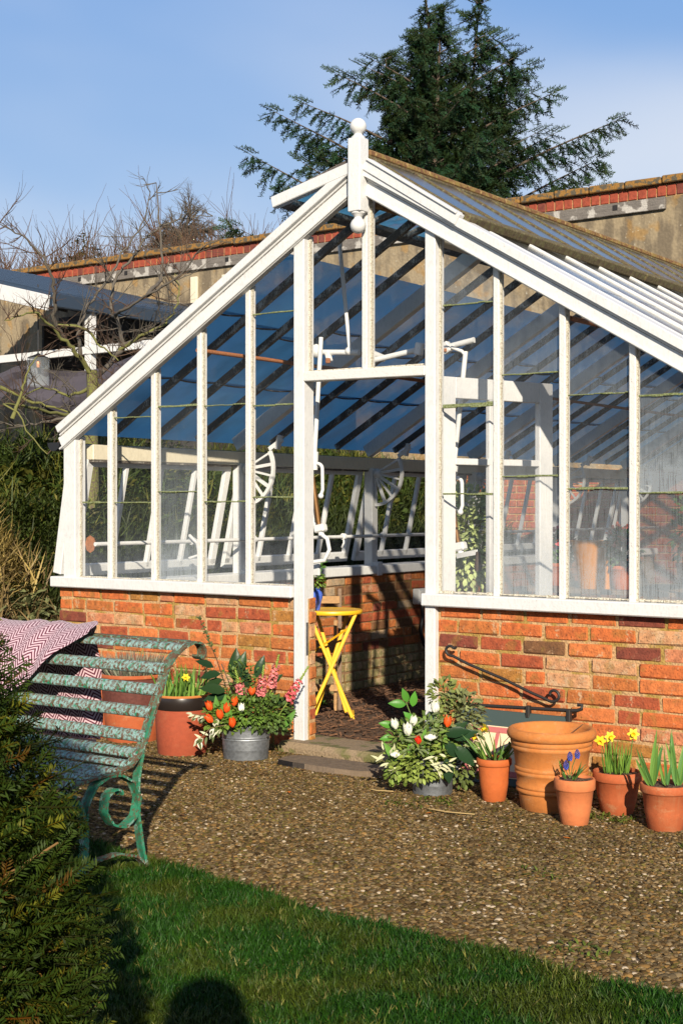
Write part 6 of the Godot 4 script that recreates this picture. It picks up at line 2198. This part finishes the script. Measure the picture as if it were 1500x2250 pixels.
# ------------------------------------------------------------------ inside the greenhouse
func inside():
	var g := thing("bistro_table", "small round yellow folding metal table just inside the doorway", "table", Vector3(-0.951, -0.01, -1.043))
	g.rotation.y = 0.62
	var q := MB.new()
	q.lathe([Vector2(0.001, 0.672), Vector2(0.185, 0.672), Vector2(0.192, 0.668), Vector2(0.196, 0.672), Vector2(0.196, 0.688), Vector2(0.192, 0.693), Vector2(0.185, 0.692), Vector2(0.001, 0.692)], 48)
	put("tabletop", q, MT["yellow_metal"], g)
	for z in [0.11, -0.11]:
		q = MB.new()
		var sx := 1.0 if z > 0 else 0.72
		q.bar(Vector3(0.15 * sx, 0.67, z), Vector3(-0.15 * sx, 0.0, z), 0.022, 0.012, Vector3(0, 0, 1), 0.003)
		put("leg", q, MT["yellow_metal"], g)
		q = MB.new()
		q.bar(Vector3(-0.14 * sx, 0.67, z - 0.013), Vector3(0.14 * sx, 0.0, z - 0.013), 0.022, 0.012, Vector3(0, 0, 1), 0.003)
		put("leg", q, MT["yellow_metal"], g)
	for x in [-0.145, 0.135]:
		q = MB.new()
		q.bar(Vector3(x, 0.035, 0.105), Vector3(x, 0.035, -0.11), 0.018, 0.008, Vector3(0, 1, 0), 0.002)
		put("foot_bar", q, MT["yellow_metal"], g)
	q = MB.new()
	q.bar(Vector3(0.11, 0.585, 0.10), Vector3(-0.11, 0.42, -0.10), 0.012, 0.006)
	put("stay", q, MT["yellow_metal"], g)
	var v := thing("blue_vase", "glossy blue vase of green sprigs and a coral bud on the yellow table", "vase", Vector3(-0.951, 0.683, -1.043) + Vector3(-0.0975 * 0.813 + 0.045 * 0.582, 0, 0.0975 * 0.582 + 0.045 * 0.813))
	q = MB.new()
	q.lathe([Vector2(0.001, 0), Vector2(0.024, 0.0), Vector2(0.026, 0.005), Vector2(0.031, 0.04), Vector2(0.042, 0.08), Vector2(0.043, 0.10), Vector2(0.036, 0.115), Vector2(0.025, 0.122), Vector2(0.024, 0.128), Vector2(0.031, 0.136), Vector2(0.029, 0.138), Vector2(0.021, 0.128), Vector2(0.02, 0.05)], 28)
	put("vase", q, MT["blue_china"], v)
	var m := MB.new()
	m.tint = true
	clump(m, Vector3(0, 0.18, 0), Vector3(0.055, 0.05, 0.055), 130, 0.035, 0.016, Color(0.12, 0.19, 0.03))
	for k in 26:
		m.col = Color(0.06, 0.14, 0.025) * rr(0.7, 1.3)
		var f := rr(0.2, 1.0)
		m.leaf(Vector3(0.0, 0.15, 0).lerp(Vector3(0.05, 0.32, -0.02), f), Vector3(rr(-1, 1), rr(0, 1), rr(-1, 1)), Vector3(0, 0.4, 1), 0.035, 0.014, 0.5, 4)
	m.col = Color(0.1, 0.14, 0.04)
	m.tube([Vector3(0, 0.12, 0), Vector3(0.02, 0.25, 0), Vector3(0.05, 0.33, -0.02)], 0.002, 4, false)
	put("sprigs", m, MT["leaf"], v)
	tulip(v, "bud", Vector3(0, 0.12, 0), Vector3(-0.01, 0.245, 0.03), 0.62, Color(0.62, 0.16, 0.10))
	# folding slatted chair behind the table
	g = thing("wooden_chair", "folded slatted wooden chair standing behind the yellow table", "chair", Vector3(-1.335, -0.05, -1.47))
	g.rotation.y = 0.62
	for x in [-0.17, 0.115]:
		q = MB.new()
		q.bar(Vector3(x, 0.0, 0.02), Vector3(x, 0.83, -0.03), 0.026, 0.036, Vector3(0, 0, 1), 0.003)
		put("leg", q, MT["pine_old"], g)
		q = MB.new()
		q.bar(Vector3(x * 0.75, 0.0, -0.06), Vector3(x * 0.75, 0.62, 0.03), 0.024, 0.032, Vector3(0, 0, 1), 0.003)
		put("leg", q, MT["pine"], g)
	for y in [0.755, 0.46, 0.42, 0.16]:
		q = MB.new()
		q.box(Vector3(-0.03, y, 0.0), Vector3(0.29, 0.05 if y > 0.5 else 0.045, 0.016), Basis(Vector3(1, 0, 0), 0.1), 0.003)
		put("slat", q, MT["pine"], g)
	# socket and cable on the far wall
	g = thing("socket_box", "grey outdoor socket box with black cable on the inner brick wall", "socket", Vector3(-2.10, 0.576, -3.86))
	q = MB.new()
	q.box(Vector3(0.035, 0, 0), Vector3(0.07, 0.13, 0.17), Basis.IDENTITY, 0.008)
	put("box", q, MT["box_grey"], g)
	q = MB.new()
	q.box(Vector3(0.073, 0.0, 0.045), Vector3(0.012, 0.10, 0.07), Basis.IDENTITY, 0.004)
	put("cover", q, MT["white_in"], g)
	q = MB.new()
	q.tube(smooth_path([Vector3(0.035, -0.06, -0.01), Vector3(0.04, -0.16, -0.02), Vector3(0.03, -0.30, 0.0), Vector3(0.03, -0.42, -0.06), Vector3(0.04, -0.55, -0.2), Vector3(0.05, -0.68, -0.3)], 4), 0.017, 7)
	put("cable", q, MT["black"], g)
	# weeds on the mulch
	g = thing("hart_tongue_fern", "small green fern growing at the foot of the inner brick wall", "fern", Vector3(-1.75, -0.13, -2.0))
	m = MB.new()
	m.tint = true
	for k in 9:
		var a := rr(0, TAU)
		m.col = Color(0.06, 0.16, 0.025) * rr(0.7, 1.3)
		m.leaf(Vector3.ZERO, Vector3(cos(a), rr(0.6, 1.4), sin(a)), Vector3.UP, rr(0.10, 0.19), 0.026, 1.1, 6, 0.2, 0.45)
	put("leaves", m, MT["leaf"], g)
	# shrub and staging that show dimly through the misted panes
	g = thing("pale_shrub", "soft pale green shrub standing inside behind the cranked window gear", "shrub", Vector3(-0.34, 0.02, -1.70))
	pot(g, 0.15, 0.11, 0.30, 0.04, "clay_aged", 0.02)
	m = MB.new()
	m.tint = true
	m.col = Color(0.14, 0.11, 0.06)
	m.tube([Vector3(0, 0.26, 0), Vector3(0.01, 0.6, 0), Vector3(0, 0.95, 0)], 0.014, 6)
	clump(m, Vector3(0, 1.10, 0), Vector3(0.19, 0.36, 0.19), 1500, 0.05, 0.03, Color(0.36, 0.42, 0.17))
	put("foliage", m, MT["leaf"], g)
	g = thing("potting_bench", "plain slatted wooden potting bench inside the right half of the greenhouse", "bench", Vector3(1.05, 0.0, -1.70))
	for k in 6:
		q = MB.new()
		q.box(Vector3(0, 0.84, -0.35 + k * 0.14), Vector3(1.7, 0.025, 0.125), Basis.IDENTITY, 0.003)
		put("slat", q, MT["pine_old"], g)
	for e in [[-0.8, -0.33], [0.8, -0.33], [-0.8, 0.33], [0.8, 0.33]]:
		q = MB.new()
		q.bb(Vector3(e[0] - 0.03, 0.0, e[1] - 0.03), Vector3(e[0] + 0.03, 0.825, e[1] + 0.03), 0.003)
		put("leg", q, MT["pine_old"], g)
	g = thing("orange_crate", "orange tub on the potting bench seen through the misted glass", "tub", Vector3(0.68, 0.853, -1.45))
	q = MB.new()
	q.lathe([Vector2(0.001, 0), Vector2(0.10, 0), Vector2(0.145, 0.27), Vector2(0.155, 0.28), Vector2(0.14, 0.28), Vector2(0.1, 0.05)], 28)
	put("tub", q, mat("orange_plastic", L(0.62, 0.24, 0.02), 0.5), g)
	var seen := [["pink flowered pot plant on the potting bench left of the orange tub", Vector3(0.38, 0.853, -1.55), Color(0.72, 0.14, 0.16), 0.20], ["coral flowered pot plant at the front of the potting bench", Vector3(0.86, 0.853, -1.42), Color(0.74, 0.20, 0.12), 0.22], ["tall green leafy pot plant on the potting bench at the right", Vector3(1.05, 0.853, -1.95), Color(0.10, 0.18, 0.03), 0.42], ["red flowered pot plant at the right end of the potting bench", Vector3(1.30, 0.853, -1.60), Color(0.62, 0.05, 0.03), 0.28]]
	for s in seen:
		g = thing("pot_plant", s[0], "pot plant", s[1], "pot plants on the potting bench")
		pot(g, 0.08, 0.055, 0.14, 0.025, "clay_orange", 0.01)
		m = MB.new()
		m.tint = true
		clump(m, Vector3(0, 0.14 + s[3] * 0.4, 0), Vector3(0.10, s[3] * 0.5, 0.10), 260, 0.05, 0.024, Color(0.07, 0.13, 0.025))
		put("foliage", m, MT["leaf"], g)
		m = MB.new()
		m.tint = true
		clump(m, Vector3(0, 0.14 + s[3] * 0.75, 0), Vector3(0.09, s[3] * 0.3, 0.09), 70, 0.035, 0.03, s[2])
		put("blooms", m, MT["petal"], g)

# ------------------------------------------------------------------ loose ground
func seen_ground(x: float, z: float, pad := 0.25) -> bool:     # is this spot of ground in or near the picture?
	var d := Vector2(x - 4.251, z - 6.117)
	var fw := d.x * -0.582 + d.y * -0.813
	var rt := d.x * 0.813 - d.y * 0.582
	return fw > 3.2 - pad and absf(rt) < fw * 0.245 + pad

func pebble_mesh() -> ArrayMesh:
	var q := MB.new()
	q.tint = true
	q.col = Color(1, 1, 1)
	var a := rr(0.8, 1.0)
	var pr := [Vector2(0.001, -0.45), Vector2(0.7, -0.3), Vector2(1.0, 0.0), Vector2(0.72, 0.36), Vector2(0.001, 0.5)]
	q.lathe(pr, 7, Vector3.ZERO, a, rr(0.55, 0.85), Basis(Vector3(0, 0, 1), rr(-0.2, 0.2)), 0.09)
	return q.mesh()

func gravel():
	var tone := noise("n1", 3, 0.012, 5)
	var pal := [Color(0.22, 0.155, 0.080), Color(0.15, 0.105, 0.055), Color(0.30, 0.225, 0.130), Color(0.19, 0.150, 0.095), Color(0.10, 0.066, 0.033), Color(0.25, 0.155, 0.062), Color(0.16, 0.135, 0.045)]
	var xf := [[], [], [], []]
	var cs := [[], [], [], []]
	var want := 160000
	var tries := 0
	var got := 0
	while got < want and tries < 500000:
		tries += 1
		var x := rr(-2.3, 4.3)
		var z := rr(0.02, 3.1)
		if z > edge_z(x) + 0.05 or not seen_ground(x, z, 0.7): continue
		got += 1
		var k := R.randi() % 4
		var near: float = ss(0.2, 2.6, z)
		var s: float = lerpf(0.0062, 0.0088, near) * rr(0.55, 1.5)
		if R.randf() < 0.02: s *= 1.5
		var damp: float = tone[(posmod(int(z * 90), S)) * S + posmod(int(x * 90), S)] / 255.0
		var c: Color = pal[R.randi() % pal.size()] * Color(0.80, 0.745, 0.63) * rr(0.40, 1.2) * lerpf(0.75, 1.15, damp)
		if R.randf() < 0.025: c = Color(0.40, 0.32, 0.22) * rr(0.8, 1.1)
		xf[k].append(Transform3D(Basis(Vector3.UP, rr(0, TAU)) * Basis(Vector3(1, 0, 0), rr(-0.4, 0.4)) * Basis.from_scale(Vector3(s * rr(0.8, 1.3), s * rr(0.6, 0.95), s)), Vector3(x, s * 0.22 + rr(-0.001, 0.003), z)))
		cs[k].append(c)
	var root := Node3D.new()
	root.name = "loose_gravel"
	add_child(root)
	tag(root, "loose brown pea gravel covering the path before the greenhouse", "gravel", "", "stuff")
	for k in 4:
		many("pebbles", pebble_mesh(), MT["pebble"], xf[k], cs[k], root)
	# moss and weeds creeping in along the wall and the lawn edge
	var m := MB.new()
	m.tint = true
	for k in 900:
		var x := rr(-2.2, 2.6)
		var z := rr(0.0, 0.22) + 0.35 * pow(R.randf(), 4.0)
		if x > -0.35 and x < 0.45 and z < 0.2: continue
		m.col = Color(0.075, 0.085, 0.015) * rr(0.5, 1.4)
		m.leaf(Vector3(x, 0.006, z), Vector3(rr(-1, 1), rr(0.1, 0.9), rr(-1, 1)), Vector3.UP, rr(0.012, 0.035), 0.009, 0.8, 3)
	for w in [[0.95, 0.75, 60], [1.72, 0.62, 90], [2.25, 0.9, 90], [2.5, 1.5, 60], [0.86, 0.9, 40], [1.9, 1.6, 25], [2.4, 2.3, 60], [-0.6, 0.25, 90]]:
		for k in w[2]:
			m.col = Color(0.09, 0.12, 0.02) * rr(0.5, 1.3)
			m.leaf(Vector3(w[0] + rr(-0.1, 0.1), 0.006, w[1] + rr(-0.06, 0.06)), Vector3(rr(-1, 1), rr(0.2, 1.0), rr(-1, 1)), Vector3.UP, rr(0.015, 0.03), 0.010, 0.8, 3)
	# a few fallen leaves and scraps
	for k in 16:
		m.col = [Color(0.42, 0.11, 0.015), Color(0.16, 0.07, 0.02), Color(0.30, 0.20, 0.06)][k % 3]
		var p := Vector3(1.75, 0.012, 1.05) if k == 0 else Vector3(rr(-0.5, 3.0), 0.012, rr(0.3, 2.4))
		m.leaf(p, Vector3(rr(-1, 1), rr(-0.05, 0.15), rr(-1, 1)), Vector3.UP, rr(0.025, 0.045), 0.018, rr(-0.6, 0.8), 4)
	put("creeping_weeds", m, MT["leaf"], root, "stuff")
	for st in [[Vector3(1.0, 0.012, 0.92), 0.22, "dry straw stalk lying on the gravel before the white tulip tub"], [Vector3(0.55, 0.012, 0.72), 0.12, "short dry stalk on the gravel by the doorway"]]:
		var sk := MB.new()
		var o: Vector3 = st[0]
		sk.tube([o, o + Vector3(st[1] * 0.5, 0.006, 0.03), o + Vector3(st[1], 0.0, -0.02)], 0.003, 5)
		tag(put("straw_stalk", sk, MT["straw"], self), st[2], "straw")

func lawn_blades():
	var sh := []
	for k in 4:
		var m := MB.new()
		m.tint = true
		for i in 8:
			var g := rr(0.65, 1.25)
			m.col = Color(g, g, g)
			m.leaf(Vector3(rr(-0.012, 0.012), -0.004, rr(-0.012, 0.012)), Vector3(rr(-0.8, 0.8), rr(0.6, 1), rr(-0.8, 0.8)), Vector3(rr(-1, 1), 0.3, rr(-1, 1)), rr(0.022, 0.050), 0.0034, rr(0.2, 1.3), 3, 0.3)
		sh.append(m.mesh())
	var tone := noise("n2", 8, 0.045, 4)
	var xf := [[], [], [], []]
	var cs := [[], [], [], []]
	for i in 120000:
		var x := rr(-0.2, 4.4)
		var z := rr(2.1, 4.6)
		var e := edge_z(clampf(x, -1.5, 4.5))
		if z < e - 0.03 * R.randf() or not seen_ground(x, z, 0.2): continue
		var k := R.randi() % 4
		var t: float = tone[(posmod(int(z * 60), S)) * S + posmod(int(x * 60), S)] / 255.0
		var g := rr(0.6, 1.3)
		var c := Color(0.017, 0.060, 0.0045).lerp(Color(0.048, 0.070, 0.007), ss(0.4, 0.7, t)) * g
		if R.randf() < 0.05: c = Color(0.16, 0.15, 0.04) * g
		xf[k].append(Transform3D(rb(0.25, rr(0.7, 1.25)), Vector3(x, 0.018, z)))
		cs[k].append(c)
	var root := Node3D.new()
	root.name = "mown_grass"
	add_child(root)
	tag(root, "short mown green grass of the lawn in the foreground", "grass", "", "stuff")
	for k in 4:
		many("blades", sh[k], MT["leaf"], xf[k], cs[k], root)

func bark_chips():
	var q := MB.new()
	q.tint = true
	q.box(Vector3.ZERO, Vector3(1, 0.12, 0.26), Basis.IDENTITY, 0.03)
	var xf := []
	var cs := []
	for i in 9000:
		var x := rr(-2.08, 0.42)
		var z := rr(-4.6, -0.18)
		var s := rr(0.015, 0.055)
		xf.append(Transform3D(Basis(Vector3.UP, rr(0, TAU)) * Basis(Vector3(0, 0, 1), rr(-0.35, 0.35)) * Basis(Vector3(1, 0, 0), rr(-0.6, 0.6)) * Basis.from_scale(Vector3(s, s * 0.7, s * rr(0.5, 1.0))), Vector3(x, floor_y(x) + 0.014 + 0.012 * sin(x * 7.0 + z * 3.0), z)))
		var g := rr(0.4, 1.5)
		cs.append(Color(0.115 * g, 0.055 * g, 0.026 * g))
	var root := Node3D.new()
	root.name = "bark_mulch"
	add_child(root)
	tag(root, "dark red brown bark mulch on the greenhouse floor", "mulch", "", "stuff")
	many("bark_chips", q.mesh(), MT["chip"], xf, cs, root)

# ------------------------------------------------------------------ the one who took the picture
func photographer():
	var o := Vector3(4.251, 0, 6.117) + Vector3(0.582, 0, 0.813) * 0.16
	var g := thing("person", "person in a dark coat standing on the lawn holding a camera at chest height", "person", o)
	g.rotation.y = 0.6212
	# joints: a bone list of (a, radius, b, radius)
	var bones := [
		[Vector3(0, 0.92, 0.02), 0.15, Vector3(0, 1.18, 0.02), 0.135], [Vector3(0, 1.18, 0.02), 0.135, Vector3(0, 1.36, 0.02), 0.11],
		[Vector3(-0.15, 1.37, 0.02), 0.062, Vector3(0.15, 1.37, 0.02), 0.062], [Vector3(0, 1.40, 0.01), 0.055, Vector3(0, 1.52, -0.02), 0.052],
		[Vector3(0, 1.575, -0.045), 0.082, Vector3(0, 1.625, -0.03), 0.095],
		[Vector3(-0.19, 1.36, 0.02), 0.055, Vector3(-0.27, 1.12, 0.06), 0.042], [Vector3(-0.27, 1.12, 0.06), 0.042, Vector3(-0.07, 1.27, -0.05), 0.030],
		[Vector3(0.19, 1.36, 0.02), 0.055, Vector3(0.27, 1.12, 0.06), 0.042], [Vector3(0.27, 1.12, 0.06), 0.042, Vector3(0.07, 1.27, -0.05), 0.030],
		[Vector3(-0.09, 0.90, 0.02), 0.092, Vector3(-0.10, 0.50, 0.01), 0.060], [Vector3(-0.10, 0.50, 0.01), 0.060, Vector3(-0.11, 0.09, 0.04), 0.042], [Vector3(-0.11, 0.06, 0.04), 0.042, Vector3(-0.12, 0.04, -0.12), 0.034],
		[Vector3(0.09, 0.90, 0.02), 0.092, Vector3(0.10, 0.50, 0.01), 0.060], [Vector3(0.10, 0.50, 0.01), 0.060, Vector3(0.11, 0.09, 0.04), 0.042], [Vector3(0.11, 0.06, 0.04), 0.042, Vector3(0.12, 0.04, -0.12), 0.034]]
	var field := func(p: Vector3) -> float:
		var d := 10.0
		for b in bones:
			var a: Vector3 = b[0]
			var ab: Vector3 = b[2] - a
			var t := clampf((p - a).dot(ab) / ab.length_squared(), 0, 1)
			var e: float = p.distance_to(a + ab * t) - lerpf(b[1], b[3], t)
			var h := clampf(0.5 + 0.5 * (d - e) / 0.03, 0, 1)
			d = lerpf(d, e, h) - 0.03 * h * (1 - h)
		return d
	var q := MB.new()
	q.tint = true
	var cell := 0.03
	var lo := Vector3(-0.36, -0.03, -0.20)
	var nx := 25
	var ny := 60
	var nz := 14
	var val := PackedFloat32Array()
	val.resize((nx + 1) * (ny + 1) * (nz + 1))
	for i in nx + 1:
		for j in ny + 1:
			for k in nz + 1:
				val[(i * (ny + 1) + j) * (nz + 1) + k] = field.call(lo + Vector3(i, j, k) * cell)
	var idx := func(i: int, j: int, k: int) -> int: return (i * (ny + 1) + j) * (nz + 1) + k
	var vert := {}
	for i in nx:
		for j in ny:
			for k in nz:
				var acc := Vector3.ZERO
				var cnt := 0
				for e in [[0, 0, 0, 1, 0, 0], [0, 1, 0, 1, 1, 0], [0, 0, 1, 1, 0, 1], [0, 1, 1, 1, 1, 1], [0, 0, 0, 0, 1, 0], [1, 0, 0, 1, 1, 0], [0, 0, 1, 0, 1, 1], [1, 0, 1, 1, 1, 1], [0, 0, 0, 0, 0, 1], [1, 0, 0, 1, 0, 1], [0, 1, 0, 0, 1, 1], [1, 1, 0, 1, 1, 1]]:
					var a: float = val[idx.call(i + e[0], j + e[1], k + e[2])]
					var b: float = val[idx.call(i + e[3], j + e[4], k + e[5])]
					if (a < 0) != (b < 0):
						acc += Vector3(e[0], e[1], e[2]).lerp(Vector3(e[3], e[4], e[5]), a / (a - b))
						cnt += 1
				if cnt > 0:
					vert[idx.call(i, j, k)] = lo + (Vector3(i, j, k) + acc / cnt) * cell
	var nrm := func(p: Vector3) -> Vector3:
		var e := 0.01
		return Vector3(field.call(p + Vector3(e, 0, 0)) - field.call(p - Vector3(e, 0, 0)), field.call(p + Vector3(0, e, 0)) - field.call(p - Vector3(0, e, 0)), field.call(p + Vector3(0, 0, e)) - field.call(p - Vector3(0, 0, e))).normalized()
	var nv := {}
	for k in vert: nv[k] = nrm.call(vert[k])
	for i in range(1, nx):
		for j in range(1, ny):
			for k in range(1, nz):
				var a: float = val[idx.call(i, j, k)]
				for ax in 3:
					var b: float = val[idx.call(i + int(ax == 0), j + int(ax == 1), k + int(ax == 2))]
					if (a < 0) == (b < 0): continue
					var c := []
					for m in [[0, 0], [1, 0], [1, 1], [0, 1]]:
						if ax == 0: c.append(idx.call(i, j - m[0], k - m[1]))
						elif ax == 1: c.append(idx.call(i - m[0], j, k - m[1]))
						else: c.append(idx.call(i - m[0], j - m[1], k))
					var y: float = vert[c[0]].y
					q.col = Color(0.03, 0.035, 0.05) if y > 0.82 and y < 1.44 else (Color(0.02, 0.02, 0.025) if y < 0.82 else Color(0.45, 0.27, 0.19))
					if absf(vert[c[0]].x) < 0.14 and y > 1.2 and y < 1.36 and vert[c[0]].z < -0.09: q.col = Color(0.45, 0.27, 0.19)
					q.tri(vert[c[0]], vert[c[1]], vert[c[2]], nv[c[0]], nv[c[1]], nv[c[2]])
					q.tri(vert[c[0]], vert[c[2]], vert[c[3]], nv[c[0]], nv[c[2]], nv[c[3]])
	put("body", q, MT["painted"], g)
	var h := MB.new()
	h.tint = true
	h.col = Color(0.06, 0.04, 0.025)
	var pr := []
	for k in 9:
		var a := -0.15 + (PI / 2 + 0.15) * k / 8.0
		pr.append(Vector2(maxf(cos(a) * 0.104, 0.001), sin(a) * 0.10))
	h.lathe(pr, 18, Vector3(0, 1.635, -0.018))
	put("hair", h, MT["painted"], g)
	h = MB.new()
	h.tint = true
	for s in [-1.0, 1.0]:
		h.col = Color(0.5, 0.5, 0.5)
		h.ball(Vector3(s * 0.032, 1.60, -0.115), 0.012, 1.0, 8, 5)
		h.col = Color(0.45, 0.27, 0.19)
		h.ball(Vector3(s * 0.094, 1.59, -0.03), 0.022, 1.5, 8, 5)
	h.tube([Vector3(0, 1.605, -0.115), Vector3(0, 1.565, -0.142)], [0.008, 0.014], 7)
	h.col = Color(0.35, 0.12, 0.10)
	h.tube([Vector3(-0.025, 1.535, -0.112), Vector3(0, 1.533, -0.12), Vector3(0.025, 1.535, -0.112)], 0.006, 5)
	put("face", h, MT["painted"], g)
